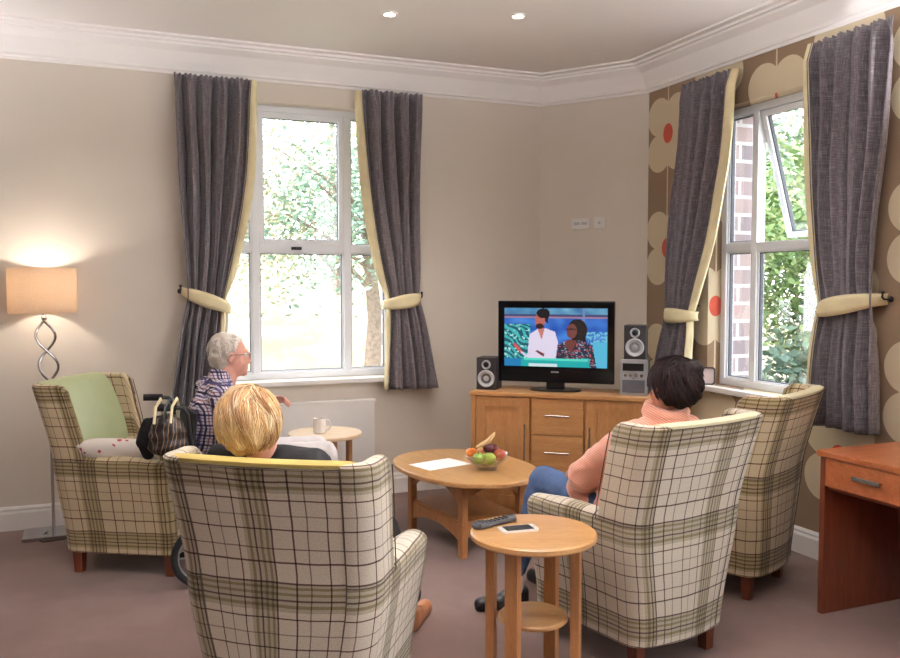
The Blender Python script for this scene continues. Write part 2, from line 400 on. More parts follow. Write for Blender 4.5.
# ------------------------------------------------------------------ curtains
def curtain(mt, inner, top, tie, bot, zt, zk, zb, n, label, off=.10, tz=(0, 0), hook=False, seed=1):
    """inner=+1: the free edge is at larger s. top/tie/bot = (s_outer, s_inner)"""
    e = empty('curtain', label=label, cat='curtain', group='long grey curtains tied back at the windows'); e.matrix_world = mt
    rnd = random.Random(seed); ph = rnd.random() * 6
    def edges(z):
        if z > zk:
            t = (zt - z) / (zt - zk); return lerp(top[0], tie[0], sm(t)), lerp(top[1], tie[1], t ** 2.0 * .75 + .25 * t)
        t = (zk - z) / (zk - zb); return lerp(tie[0], bot[0], t ** .75), lerp(tie[1], bot[1], t ** .75)
    NU, NV = 150, 60
    def pt(u, z):
        a, b = edges(z); s = lerp(a, b, u)
        hd = max(0, 1 - (zt - z) / .10); k = math.exp(-((z - zk) / .16) ** 2)
        amp = (.042 - .022 * k) * (1 - .75 * hd)
        if z < zk: amp += .02 * sm((zk - z) / .4)
        w = math.sin(2 * PI * n * u + ph + .7 * math.sin(3.1 * u + ph)) + .35 * math.sin(2 * PI * n * 2.1 * u + 2 * ph + z * .5)
        y = -off - amp * w - .007 * hd * math.sin(2 * PI * n * 3 * u) + .012 * noise.noise(V(u * 5, z * 2.2, seed * 3.3))
        s += .006 * math.sin(z * 5 + u * 9 + ph) * (1 - hd)
        return V(s, y, z)
    rows, uvs = [], []
    for i in range(NV + 1):
        z = lerp(zt, zb, i / NV); r = []; q = []
        for j in range(NU + 1):
            u = j / NU; p = pt(u, z)
            if i == 0: p.z += .004 * math.sin(2 * PI * n * 3 * u)
            if i == NV: p.z += .008 * math.sin(2 * PI * n * u + ph)
            r.append(p); q.append((u * .95 + seed, z))
        rows.append(r); uvs.append(q)
    mb = MB(); mb.grid(rows, False, uvs); o = mb.build('drape', 'curtain', e, angle=80)
    sd = o.modifiers.new('t', 'SOLIDIFY'); sd.thickness = .006
    # lining turned forward along the free edge
    rows = []
    for i in range(NV + 1):
        z = lerp(zt - .005, zb + .005, i / NV); a, b = edges(z); d = 1 if b > a else -1
        p = pt(1.0, z); wd = .045 + .02 * math.sin((zt - z) * 2.2)
        k = math.exp(-((z - zk) / .10) ** 2); wd *= (1 - .5 * k)
        rows.append([p + V(-d * .004, .004, 0), p + V(d * wd * .5, -.004, 0), p + V(d * wd, .025, 0), p + V(d * wd * .7, .05, 0)])
    mb = MB(); mb.grid(rows); l = mb.build('lining', 'lining', e, angle=80); tag(l, 'cream yellow lining along the free edge')
    sd = l.modifiers.new('t', 'SOLIDIFY'); sd.thickness = .004
    # heading tape tabs
    # tie back
    a, b = edges(zk); d = 1 if b > a else -1; N = 28; rows = []
    for i in range(N + 1):
        t = i / N; s = lerp(a - d * .03, b + d * .05, sm(t) * .35 + t * .65); f = math.sin(PI * min(1, t * 1.02)) ** .45
        y = -.015 - (off + .045) * f if t < .5 else -(off - .045) - .105 * f
        hz = lerp(tz[0], tz[1], t); h = .028 + .022 * math.sin(PI * t) 
        z = zk + hz
        rows.append([V(s, y, z - h), V(s, y - .007, z - h * .4), V(s, y - .007, z + h * .4), V(s, y, z + h)])
    mb = MB(); mb.grid(rows); tb = mb.build('tieback', 'lining', e, angle=80); tag(tb, 'cream fabric tieback')
    sd = tb.modifiers.new('t', 'SOLIDIFY'); sd.thickness = .008
    mb = MB(); hs = a - d * .035; hz = zk + tz[0]
    mb.tube([V(hs, 0, hz), V(hs, -.05, hz), V(hs, -.065, hz + .012), V(hs, -.06, hz + .03)], .005, 8); mb.sphere(V(hs, -.003, hz), (.016, .004, .016))
    mb.sphere(V(hs, -.06, hz + .034), .009); mb.build('hook', 'dark', e)
    return e
curtain(ML, 1, (-1.53, -1.05), (-1.47, -1.24), (-1.575, -1.31), 2.835, 1.40, .715, 5, 'grey curtain on the far left, nearest the floor lamp', tz=(.06, -.06), seed=1)
curtain(ML, -1, (.142, -.30), (.115, -.10), (.261, -.12), 2.835, 1.39, .76, 4, 'grey curtain between the light-walled window and the television corner', tz=(.02, -.03), seed=2)
curtain(MR, 1, (-.95, -.49), (-1.09, -.86), (-1.18, -.86), 2.79, 1.30, .72, 4, 'grey curtain beside the wallpapered corner, behind the dark haired woman', tz=(0, 0), seed=3)
curtain(MR, -1, (.63, .14), (.54, .24), (.595, .19), 2.78, 1.40, .76, 5, 'widest grey curtain, hanging above the wooden desk', tz=(.03, -.04), seed=4)

# radiator under window 1
r = empty('radiator', label='white panel radiator on the wall under the window', cat='radiator'); r.matrix_world = ML
mb = MB(); mb.b2(-1.25, -.22, -.10, -.035, .14, .69, .006); mb.build('panel', 'trim', r, smooth=False)
mb = MB(); mb.b2(-1.26, -.21, -.105, -.03, .685, .702, .003); mb.build('top_grille', 'trim', r, smooth=False)
for s in (-1.1, -.4):
    mb = MB(); mb.b2(s - .02, s + .02, -.035, 0, .2, .62); mb.build('bracket', 'trim', r, smooth=False)
# sockets on the corner wall
def plate(s, w, label):
    e = empty('wall_socket', label=label, cat='socket', group='white socket plates above the television'); e.matrix_world = MD
    mb = MB(); mb.b2(s - w / 2, s + w / 2, -.012, 0, 1.915, 1.995, .003); mb.build('plate', 'trim', e, smooth=False)
    mb = MB()
    if w > .1:
        mb.b2(s - w * .36, s - w * .05, -.0145, -.011, 1.945, 1.965); mb.b2(s + w * .05, s + w * .36, -.0145, -.011, 1.945, 1.965)
    else: mb.lathe([(.001, 0), (.01, 0), (.01, .004)], 0, 0, 0, 14).xform(Matrix.Translation(V(s, -.012, 1.955)) @ Matrix.Rotation(PI / 2, 4, 'X'))
    mb.build('outlet', 'cone', e, smooth=False)
plate(.34, .146, 'wide white double socket plate high on the corner wall')
plate(.49, .086, 'small square white aerial socket right of the double plate')

# ------------------------------------------------------------------ ceiling downlights
for x, y, lb in ((-.345, 4.945, 'recessed ceiling spotlight on the side nearer the grey curtains'), (.392, 4.98, 'recessed ceiling spotlight on the side nearer the television'),
    (-.345, 2.4, 'added unseen ceiling spotlight above the near armchairs, left one'), (.392, 2.4, 'added unseen ceiling spotlight above the near armchairs, right one')):  # this near pair is added out of view for extra room light
    e = empty('downlight', (x, y, CZ), label=lb, cat='ceiling light', group='recessed ceiling spotlights')
    mb = MB(); mb.lathe([(.032, .0), (.046, 0), (.046, -.006), (.036, -.010), (.032, -.004)], n=32); mb.build('trim_ring', 'trim', e)
    mb = MB(); mb.lathe([(.001, -.001), (.030, -.001), (.030, -.004), (.001, -.005)], n=24); mb.build('lamp', emit('spot_bulb', (1, .86, .66, 1), 14), e)
    ld = bpy.data.lights.new('spot', 'SPOT'); ld.energy = 18; ld.color = (1, .90, .80); ld.spot_size = math.radians(100); ld.spot_blend = .8; ld.shadow_soft_size = .03
    lo = bpy.data.objects.new('spot_beam', ld); COL.objects.link(lo); lo.location = (0, 0, -.02); lo.parent = e

# wall uplighters added out of view to brighten the ceiling
for mt, s_, d_, lb in ((ML, -3.3, -.09, 'added unseen white half bowl uplighter on the light wall left of the floor lamp'), (MR, 1.45, -.09, 'added unseen white half bowl uplighter on the flower wallpaper above the desk'), (Matrix.Translation(V(0, -1.2, 0)) @ RZ(PI), 0, -.09, 'added unseen white half bowl uplighter on the brown wall')):
    e = empty('added_uplighter', label=lb, cat='added fill light', group='added half bowl wall uplighters'); e.matrix_world = mt @ Matrix.Translation(V(s_, d_, 2.02))
    mb = MB(); mb.grid([[(rr_ * math.cos(a), .09 - rr_ * math.sin(a) * 1.1, z) for a in [PI * k / 20 for k in range(21)]] for rr_, z in ((.02, -.09), (.09, -.07), (.135, 0), (.14, .05), (.13, .05), (.125, 0), (.08, -.06), (.02, -.08))]); mb.build('bowl', 'trim', e)
    mb = MB(); mb.b2(-.03, .03, .07, .09, -.06, .03); mb.build('wall_plate', 'trim', e, smooth=False)
    ld = bpy.data.lights.new('added_uplight', 'SPOT'); ld.energy = {-3.3: 20, 1.45: 45, 0: 25}[s_]; ld.color = (.95, .95, 1.0); ld.spot_size = math.radians(165); ld.spot_blend = .5; ld.shadow_soft_size = .05
    lo = bpy.data.objects.new('added_uplight_beam', ld); COL.objects.link(lo); lo.parent = e; lo.location = (0, 0, .04); lo.rotation_euler = (PI - .0, 0, 0)
e = empty('added_pendant', (.05, 2.0, CZ), label='added unseen white bowl pendant light over the near armchairs', cat='ceiling light')  # pendant added above the view to lift the ceiling brightness
mb = MB(); mb.lathe([(.001, -.56), (.10, -.55), (.19, -.50), (.235, -.42), (.24, -.38), (.232, -.38), (.225, -.42), (.18, -.49), (.001, -.54)], n=48); mb.build('bowl', 'trim', e)
mb = MB(); mb.tube([(0, 0, 0), (0, 0, -.54)], .006, 8); mb.lathe([(.05, 0), (.05, -.02), (.01, -.035)], n=24); mb.build('stem', 'chrome', e)
for k in range(3):
    mb = MB(); a = 2 * PI * k / 3; mb.tube([(0, 0, -.15), (.236 * math.cos(a), .236 * math.sin(a), -.385)], .003, 6); mb.build('suspension_wire', 'chrome', e)
ld = bpy.data.lights.new('added_pendant_bulb', 'POINT'); ld.energy = 265; ld.color = (.95, .95, 1.0); ld.shadow_soft_size = .06
lo = bpy.data.objects.new('added_pendant_bulb', ld); COL.objects.link(lo); lo.parent = e; lo.location = (.07, 0, -.42)
# ------------------------------------------------------------------ floor lamp
lamp = empty('floor_lamp', (-2.41, 5.03, 0), A, label='tall chrome floor lamp with twisted stem and cream drum shade, lit', cat='lamp')
mb = MB(); mb.box(0, 0, .012, .27, .24, .022, None, .004); mb.build('base', 'chrome', lamp, smooth=False)
mb = MB(); mb.tube([(0.03, 0, .02), (0.03, 0, .93)], .010, 12); mb.build('pole', 'chrome', lamp)
for ph in (0, PI):
    mb = MB(); pts = []
    for i in range(41):
        t = i / 40; w = .045 * math.sin(PI * t) ** .6 if 0 < t < 1 else 0
        pts.append((.03 - .025 * t + (.052 * math.sin(2 * PI * t * 1.0)) * (1 if ph == 0 else -1), .022 * math.cos(2 * PI * t) * (1 if ph == 0 else -1), .93 + .36 * t))
    mb.tube(pts, .0085, 10); tag(mb.build('twisted_stem', 'chrome', lamp), 'twisted chrome strand')
mb = MB(); mb.tube([(.005, 0, 1.285), (.005, 0, 1.42)], .011, 12); mb.sphere((.005, 0, 1.305), .018); mb.build('bulb_holder', 'chrome', lamp)
m = Mt('lamp_shade_linen'); f = m.noise(m.mapping(m.coord(), (1, 1, 1)), 260, 2)
cc = m.ramp(f, [(.3, col((206, 186, 164))), (.7, col((224, 206, 186)))])
m.base(cc).set(.9); tl = m.n('ShaderNodeBsdfTranslucent'); m.put(tl.inputs[0], cc); mx = m.n('ShaderNodeMixShader'); mx.inputs[0].default_value = .5
m.t.links.new(m.b.outputs[0], mx.inputs[1]); m.t.links.new(tl.outputs[0], mx.inputs[2]); m.t.links.new(mx.outputs[0], m.out.inputs[0])
mb = MB(); mb.grid([[(R_ * math.cos(2 * PI * k / 48), R_ * math.sin(2 * PI * k / 48), z) for k in range(48)] for R_, z in ((.188, 1.335), (.188, 1.60), (.185, 1.60), (.185, 1.335), (.188, 1.335))], True)
sh = mb.build('lamp_shade', m.m, lamp); tag(sh, 'cream drum lamp shade')
mb = MB(); mb.sphere((.005, 0, 1.46), (.03, .03, .04)); mb.build('bulb', emit('warm_bulb', (1, .85, .7, 1), 4), lamp)
ld = bpy.data.lights.new('lamp_light', 'POINT'); ld.energy = 5.0; ld.color = (1, .91, .80); ld.shadow_soft_size = .045
lo = bpy.data.objects.new('lamp_glow', ld); COL.objects.link(lo); lo.parent = lamp; lo.location = (.005, 0, 1.49)
# cable on the floor
mb = MB(); mb.tube([(0.0, -.02, .03), (-.06, -.09, .008), (-.02, -.16, .006), (.1, -.14, .006), (.16, 0, .006), (.25, .1, .006)], .004, 6); tag(mb.build('cord', 'dark', lamp), 'thin black cord')

# ------------------------------------------------------------------ armchairs
RC = .088
def cw(z): return lerp(.262, .325, sm((z - .12) / .5)) + .016 * sm((z - .6) / .4)
def cd(z): return .325 + .035 * ((z - .12) / .5) if z < .62 else .36 + .095 * ((z - .62) / .36) ** 1.15
T0, T1 = .232, .232 + RC * PI / 2
def cpt(t, z, wing):
    w, d = cw(z), cd(z)
    if t <= T0: x = t / T0 * (w - RC); y = -d - .022 * (1 - (t / T0) ** 2)
    elif t <= T1: a = (t - T0) / (T1 - T0) * PI / 2; x = w - RC + RC * math.sin(a); y = -d + RC - RC * math.cos(a)
    else:
        x = w
        if wing: y = -d + RC + (t - T1)
        else: y = -d + RC + (t - T1) * (.30 + d - RC) / .50
    return V(x, y, z)
def cn(t, z, wing):
    a = cpt(max(-.2, t - .004), z, wing) if t > .004 else V(-cpt(.004, z, wing).x, cpt(.004, z, wing).y, z); b = cpt(t + .004, z, wing)
    d = (b - a); d.z = 0; d.normalize(); return V(-d.y, d.x, 0)      # points to the inside of the tub
def shell(ts, zb, ztf, th, wing, zin, sgn=1, endround=0, nz=16, rimz=.014):
    mb = MB(); rows, uvs = [], []
    for i, t in enumerate(ts):
        zt = ztf(t); tt = abs(t); q = []; u = []
        e = 1.0
        if endround: e = math.sqrt(max(0, 1 - max(0, (tt - (ts[-1] - endround)) / endround) ** 2)) if tt > ts[-1] - endround else 1
        half = th / 2; hh = half * max(e, .12)
        prof = [(half - hh, lerp(zb, zt, k / nz)) for k in range(nz)]
        zt_ = zt
        for k in range(9):
            a = PI * k / 8; prof.append((half - hh * math.cos(a), zt_ + (rimz * math.sin(a))))
        prof += [(half + hh, lerp(zt, zin, k / 6)) for k in range(1, 7)]
        if tt != t: pass
        arc = 0; last = None
        for o_, z in prof:
            p = cpt(tt, z, wing); n = cn(tt, z, wing); p = p + n * o_
            if last is not None: arc += (Vector((o_, z)) - last).length
            last = Vector((o_, z)); q.append(V(p.x * sgn * (1 if t >= 0 else -1), p.y, p.z)); u.append((t * sgn, zb + arc))
        rows.append(q); uvs.append(u)
    mb.grid(rows, True, uvs, True); return mb
def frange(a, b, n): return [lerp(a, b, i / n) for i in range(n + 1)]
def armchair(loc, rz, label, lining, mat='plaid', shift=0):
    e = empty('armchair', loc, rz, label=label, cat='armchair', group='checked wing armchairs')
    ZT = .975
    # outer back panel and its coloured inside
    ts = frange(-T0, T0, 12); mb = MB(); rows, uvs = [], []
    def cp(t, z): p = cpt(abs(t), z, True); return V(p.x * (1 if t >= 0 else -1), p.y, p.z)
    for t in ts:
        rows.append([cp(t, z) for z in frange(.12, ZT, 22)] + [cp(t, z) + V(0, .05, 0) for z in frange(ZT, .12, 22)]); uvs.append([(t + shift, z) for z in frange(.12, ZT, 22)] + [(t, z) for z in frange(ZT, .12, 22)])
    mb.grid(rows, True, uvs, True); mb.build('back_panel', mat, e)
    mb = MB(); rows = []
    for t in frange(-T0 - .03, T0 + .03, 14):
        k = abs(t); r = []
        for o_, z in [(.004, ZT + .001), (.008, ZT + .016), (.03, ZT + .026), (.06, ZT + .020), (.085, ZT - .01)] + [(.095 + .03 * math.sin(PI * q / 10), lerp(ZT - .04, .44, q / 10)) for q in range(11)] + [(.04, .44), (.03, ZT - .02)]:
            p = cpt(min(k, T0), z, True); x = (p.x + (k - min(k, T0)) * .9) * (1 if t >= 0 else -1)
            r.append(V(x, p.y + o_ + (.01 if k > T0 else 0), z - (.004 if k > T0 else 0)))
        rows.append(r)
    mb.grid(rows, True, None, True); tag(mb.build('back_cushion', lining, e, angle=60), {'green': 'sage green vinyl inside back', 'mustard': 'mustard yellow vinyl inside back', 'cream': 'cream vinyl inside back'}[lining])
    for sg in (1, -1):
        tw = T1 + .125
        ztf = lambda t: ZT + .004 - .03 * sm((t - tw + .035) / .035)
        mb = shell(frange(T0, tw - .03, 12) + frange(tw - .024, tw, 6), .60, ztf, .055, True, .50, sg, .022, 12)
        w = mb.build('wing', mat, e)
        mb = MB(); pts = [cpt(T0, z, True) for z in frange(.13, ZT + .01, 20)]; pts = [V(p.x * sg, p.y - .001, p.z) for p in pts]; mb.tube(pts, .0022, 6); mb.build('seam_piping', 'pipe', w)
        mb = MB(); pts = [cpt(t, .602, True) for t in frange(T0, tw, 12)]; pts = [V(p.x * sg * 1.002, p.y, p.z) for p in pts]; mb.tube(pts, .002, 6); mb.build('seam_piping', 'pipe', w)
        mb = MB(); pts = [cpt(tw - .004, z, True) for z in frange(.60, ZT - .02, 14)]; pts = [V((p.x + .001) * sg, p.y, p.z) for p in pts]; mb.tube(pts, .0022, 6); mb.build('edge_piping', 'pipe', w)
        ta = T1 + .50
        def zaf(t):
            k = (t - T1) / .50
            return .595 - .02 * sm((k - .55) / .45) - .03 * sm((k - .93) / .07)
        mb = shell(frange(T0, ta - .06, 22) + frange(ta - .052, ta, 7), .12, zaf, .105, False, .36, sg, .05, 14, .034)
        mb.build('arm', mat, e)
    # outer rim piping
    mb = MB(); mb.tube([cp(t, ZT + .004) + V(0, -.001, 0) for t in frange(-T0, T0, 16)], .0022, 6); mb.build('rim_piping', 'pipe', e)
    # seat box and cushion
    mb = MB(); rows, uvs = [], []
    for y, zt in ((-.30, .38), (.22, .38), (.28, .375), (.30, .35), (.302, .12), (-.30, .12)):
        rows.append([(x, y, zt if zt > .2 else .12) for x in frange(-.235, .235, 8)]); uvs.append([(x, zt + y * .3) for x in frange(-.235, .235, 8)])
    rows.append(rows[0]); uvs.append(uvs[0]); mb.grid(rows, False, uvs)
    mb.build('seat_base', mat, e, angle=40)
    mb = MB(); mb.box(0, .02, .42, .44, .58, .11, None, .03); mb.build('seat_cushion', lining, e)
    for sx in (1, -1):
        for sy in (1, -1):
            mb = MB(); x, y = sx * .205, (.25 if sy > 0 else -.255)
            mb.grid([[(x + a * .026, y + b * .026, .125) for a, b in ((-1, -1), (1, -1), (1, 1), (-1, 1))], [(x + a * .02 , y + b * .02, 0) for a, b in ((-1, -1), (1, -1), (1, 1), (-1, 1))]], True, None, True)
            mb.build('leg', 'redleg', e, smooth=False)
    return e
THL = math.radians(-98); TH1 = math.radians(-13); TH2 = math.radians(34.5); TH3 = math.radians(50)
C_L = (-1.66, 4.56, 0); C_1 = (-.455, 2.87, 0); C_2 = (.745, 3.545, 0); C_3 = (1.36, 4.32, 0)
armchair(C_L, THL, 'checked armchair with sage green inside back, beside the floor lamp', 'green', 'plaidw', .1)
armchair(C_1, TH1, 'checked armchair seen from behind with the blonde woman in it', 'mustard', 'plaid', .14)
armchair(C_2, TH2, 'checked armchair with the dark haired woman in pink in it', 'cream', 'plaid', .05)
armchair(C_3, TH3, 'empty checked armchair between the window sill and the wooden desk', 'cream', 'plaidw', .0)

# floral cushion on left chair
m = Mt('rose_print_cotton'); vo = m.n('ShaderNodeTexVoronoi'); m.put(vo.inputs['Vector'], m.coord()); vo.inputs['Scale'].default_value = 26
f = m.math('LESS_THAN', vo.outputs['Distance'], .33); f2 = m.noise(m.coord(), 9, 2); f = m.math('MULTIPLY', f, m.math('GREATER_THAN', f2, .48))
m.base(m.mix(f, col((232, 222, 212)), col((188, 84, 96)))).set(.9); M['rose'] = m.m
cu = empty('scatter_cushion', (0, 0, 0), label='white cushion with pink rose print lying on the green armchair', cat='cushion')
mb = MB(); rows = []
for i in range(17):
    r = []
    for j in range(17):
        a, b = -1 + i / 8, -1 + j / 8; h = .065 * ((1 - a ** 4) * (1 - b ** 4)) ** .5
        r.append((a * .2 * (1 - .06 * b * b), b * .2 * (1 - .06 * a * a), h))
    rows.append(r)
mb.grid(rows); mb.grid([[(x, y, -z) for x, y, z in r] for r in rows]); bmesh.ops.remove_doubles(mb.bm, verts=mb.bm.verts[:], dist=.0005)
mb.build('cover', 'rose', cu, angle=80)
cu.location = (-1.75, 4.46, .60); cu.rotation_euler = (math.radians(-24), math.radians(4), .25)

# ------------------------------------------------------------------ tables
def roundtop(mb, r, z0, z1, n=64, e=.006): mb.lathe([(r - e, z0), (r, z0 + e), (r, z1 - e), (r - e, z1)], n=n); return mb
def ntable():
    e = empty('side_table', (.305, 3.07, 0), label='round beech side table with lower shelf, holding the phone and remote', cat='side table')
    mb = MB(); roundtop(mb, .231, .575, .602, 72); mb.build('table_top', 'beech', e)
    mb = MB(); roundtop(mb, .128, .272, .292, 48); mb.build('shelf', 'beech', e)
    for deg in (-18, 58, 164, 238):
        a = math.radians(deg); c, s = math.cos(a), math.sin(a)
        mb = MB(); mb.box(0, 0, 0.2875, .050, .034, .575, None, .003)
        mb.xform(RZ(a + PI / 2) ); 
        for v in mb.bm.verts: v.co.x += c * (.158 + .0 * v.co.z); v.co.y += s * .158
        mb.build('leg', 'beechleg', e, smooth=False)
    return e
ntable()
# mug table
e = empty('side_table', (-.80, 5.40, 0), label='pale round side table holding the mug, in front of the radiator', cat='side table')
mb = MB(); roundtop(mb, .235, .535, .56, 64); mb.build('table_top', 'pale', e)
mb = MB(); roundtop(mb, .13, .22, .24, 40); mb.build('shelf', 'beech', e)
for k in range(4):
    a = math.radians(-65 + 90 * k); c, s = math.cos(a), math.sin(a)
    mb = MB(); mb.box(0, 0, .2675, .055, .028, .535, None, .003); mb.xform(Matrix.Translation(V(c * .16, s * .16, 0)) @ RZ(a + PI / 2)); mb.build('leg', 'beechleg', e, smooth=False)
# mug
mg = empty('mug', (-.83, 5.37, .56), label='white mug with a faint flower print on the pale round table', cat='mug')
mb = MB(); mb.lathe([(.034, 0), (.040, .004), (.041, .095), (.038, .095), (.037, .008), (.001, .008)], n=32); mb.build('cup', 'white', mg)
mb = MB(); mb.tube([(.039, 0, .078), (.058, 0, .08), (.068, 0, .06), (.066, 0, .035), (.055, 0, .02), (.039, 0, .02)], .006, 8); mb.build('handle', 'white', mg)
mb = MB(); mb.lathe([(.001, .085), (.037, .085), (.037, .083), (.001, .083)], n=24); mb.build('tea', plain('tea', (150, 104, 70), .2), mg)

# coffee table (oval)
ca = math.radians(120); CT = (.085, 4.96, 0)
e = empty('coffee_table', CT, ca, label='oval beech coffee table with lower shelf, under the fruit bowl', cat='coffee table')
def oval(a, b, n=72, p=2.25):
    out = []
    for k in range(n):
        t = 2 * PI * k / n; c, s = math.cos(t), math.sin(t)
        out.append((a * abs(c) ** (2 / p) * (1 if c > 0 else -1), b * abs(s) ** (2 / p) * (1 if s > 0 else -1)))
    return out
mb = MB(); rows = [[(x * k, y * k, z) for x, y in oval(.52, .372)] for k, z in ((.985, .415), (1, .421), (1, .437), (.99, .442))]; mb.grid(rows, True, None, True); mb.build('table_top', 'beech', e)
LX, LY = .30, .19
mb = MB(); mb.b2(-LX, LX, -LY, LY, .185, .20, .003); mb.build('shelf', 'beechleg', e, smooth=False)
for sx in (1, -1):
    for sy in (1, -1):
        mb = MB(); mb.b2(sx * LX - .024, sx * LX + .024, sy * LY - .019, sy * LY + .019, 0, .415, .004); mb.build('leg', 'beechleg', e, smooth=False)
def rail(n, x0, x1, ztop, h, arch):   # bar with an arched lower edge, length along x
    mb = MB(); r = []
    for i in range(n + 1):
        x = lerp(x0, x1, i / n); k = (2 * i / n - 1); zb = ztop - h + arch * (1 - abs(k) ** 2.2)
        r.append([(x, -.009, zb), (x, .009, zb), (x, .009, ztop), (x, -.009, ztop)])
    mb.grid(r, True, None, True); return mb
for sy in (1, -1):
    mb = rail(20, -LX + .024, LX - .024, .415, .13, .09); mb.xform(Matrix.Translation(V(0, sy * LY, 0))); mb.build('apron', 'beechleg', e, smooth=False)
    mb = rail(20, -LX + .024, LX - .024, .185, .10, .05); mb.xform(Matrix.Translation(V(0, sy * LY, 0))); mb.build('shelf_rail', 'beechleg', e, smooth=False)
for sx in (1, -1):
    mb = rail(16, -LY + .02, LY - .02, .415, .10, .06); mb.xform(Matrix.Translation(V(sx * LX, 0, 0)) @ RZ(PI / 2)); mb.build('apron', 'beechleg', e, smooth=False)
    mb = rail(16, -LY + .02, LY - .02, .185, .08, .04); mb.xform(Matrix.Translation(V(sx * LX, 0, 0)) @ RZ(PI / 2)); mb.build('shelf_rail', 'beechleg', e, smooth=False)
TZ = .442
# paper
mb = MB(); mb.box(0, 0, .0012, .30, .21, .0022); o = mb.build('paper_sheet', plain('white_paper', (244, 240, 236), .7, var=.01), smooth=False)
o.location = (-.06, 4.97, TZ); o.rotation_euler = (0, 0, math.radians(38)); tag(o, 'white sheets of paper lying on the oval coffee table', 'paper')
# fruit bowl
BX, BY = .21, 4.84
e = empty('fruit_bowl', (BX, BY, TZ), label='shallow glass fruit bowl on the oval coffee table', cat='bowl')
mb = MB(); mb.lathe([(.055, 0), (.06, 0), (.062, .012), (.055, .018), (.085, .035), (.115, .062), (.135, .088), (.132, .090), (.11, .066), (.08, .040), (.05, .026), (.001, .022)], n=48); mb.build('glass_bowl', 'bowlglass', e)
def fruit(kind, dx, dy, dz, r, c1, c2, label, rx=0, ry=0):
    m = Mt(kind + '_skin'); f = m.noise(m.coord(), 22, 3); m.base(m.ramp(f, [(.35, col(c1)), (.65, col(c2))])).set(.35)
    e = empty(kind, (BX + dx, BY + dy, TZ + dz), label=label, cat=kind.replace('_', ' ').split()[-1]); e.rotation_euler = (rx, ry, dx * 20)
    mb = MB(); pr = []
    for i in range(17):
        a = -PI / 2 + PI * i / 16; q = r * math.cos(a) * (1 + .06 * math.sin(a)); z = r * .93 * math.sin(a)
        if a > 1.1: z -= r * .28 * ((a - 1.1) / .47) ** 2
        if a < -1.2: z += r * .12 * ((-a - 1.2) / .37) ** 2
        pr.append((max(q, .0005), z))
    mb.lathe(pr, n=28); mb.build('flesh', m.m, e)
    mb = MB(); mb.tube([(0, 0, r * .6), (.002, 0, r * .85), (.005, .001, r * 1.1)], .0018, 6); mb.build('stalk', 'bark', e)
fruit('apple', -.045, -.055, .072, .037, (118, 150, 54), (160, 184, 78), 'green apple at the front left of the fruit bowl', .2)
fruit('apple', .012, -.068, .074, .039, (140, 168, 58), (186, 200, 92), 'green apple at the front middle of the fruit bowl', -.2, .2)
fruit('apple', .075, -.02, .084, .038, (176, 70, 54), (206, 120, 84), 'red apple at the right side of the fruit bowl', .3, .3)
fruit('plum', .012, .008, .117, .032, (72, 24, 34), (112, 38, 48), 'dark red plum on top of the fruit pile')
fruit('plum', .038, .03, .113, .031, (92, 30, 38), (128, 48, 54), 'dark plum behind the red apple in the bowl', .4)
fruit('orange', -.085, .02, .09, .034, (216, 110, 34), (232, 140, 56), 'orange at the left side of the fruit bowl')
fruit('pear', -.02, .045, .09, .036, (196, 170, 80), (214, 120, 90), 'yellow pear at the back of the fruit bowl')
mb = MB(); mb.tube([(-.05, .0, .115), (-.02, .0, .128), (.02, .005, .148), (.05, .01, .185), (.058, .012, .20)], [.005, .013, .015, .010, .003], 10)
m = Mt('banana_skin'); f = m.noise(m.coord(), 14, 2); m.base(m.ramp(f, [(.35, col((226, 170, 130))), (.65, col((236, 206, 150)))])).set(.5)
o = mb.build('banana', m.m); o.location = (BX - .01, BY + .005, TZ + .012); tag(o, 'pale banana lying over the fruit with its tip up', 'banana')

# phone and remote
e = empty('mobile_phone', (0.250, 3.080, .602), math.radians(17), label='white edged smartphone lying on the near round table', cat='phone')
mb = MB()
def rr(w, h, r, n=6):
    o = []
    for cx, cy, a0 in ((w / 2 - r, h / 2 - r, 0), (-w / 2 + r, h / 2 - r, 90), (-w / 2 + r, -h / 2 + r, 180), (w / 2 - r, -h / 2 + r, 270)):
        for i in range(n + 1): a = math.radians(a0 + 90 * i / n); o.append((cx + r * math.cos(a), cy + r * math.sin(a)))
    return o
mb.prism(rr(.142, .07, .01), 0, .008); mb.build('case', plain('white_phone', (232, 228, 224), .3), e, smooth=False)
mb = MB(); mb.prism(rr(.106, .06, .002), .008, .0085); mb.build('screen', 'dark', e, smooth=False)
mb = MB(); mb.lathe([(.0005, .008), (.0055, .008), (.0055, .0086), (.0005, .0086)], .0615, 0, 0, 16); mb.build('home_button', 'cone', e)
e = empty('remote_control', (0.169, 3.147, .602), math.radians(38), label='dark grey remote control lying on the near round table', cat='remote')
mb = MB(); rows = []
for i in range(21):
    t = i / 20; x = -.1 + .2 * t; w = .024 + .004 * math.cos(4 * t); h = .026 - .006 * math.sin(PI * t); k = min(1, math.sqrt(max(0, 1 - (abs(2 * t - 1)) ** 10)) + .5)
    rows.append([(x, w * k * math.cos(a) , h / 2 * k + .002 + h / 2 * k * (abs(math.sin(a)) ** .6 * (1 if math.sin(a) > 0 else -1)) - .002) for a in [2 * PI * q / 16 for q in range(16)]])
mb.grid(rows, True, None, True); mb.build('casing', plain('grey_remote', (74, 74, 78), .45), e)
for i in range(7):
    for j in (-1, 0, 1):
        mb = MB(); mb.box(-.07 + i * .02, j * .011, .0196 + .0032 * abs(i - 3) / 3, .009, .006, .004, None, .001); mb.build('button', 'dark', e, smooth=False)

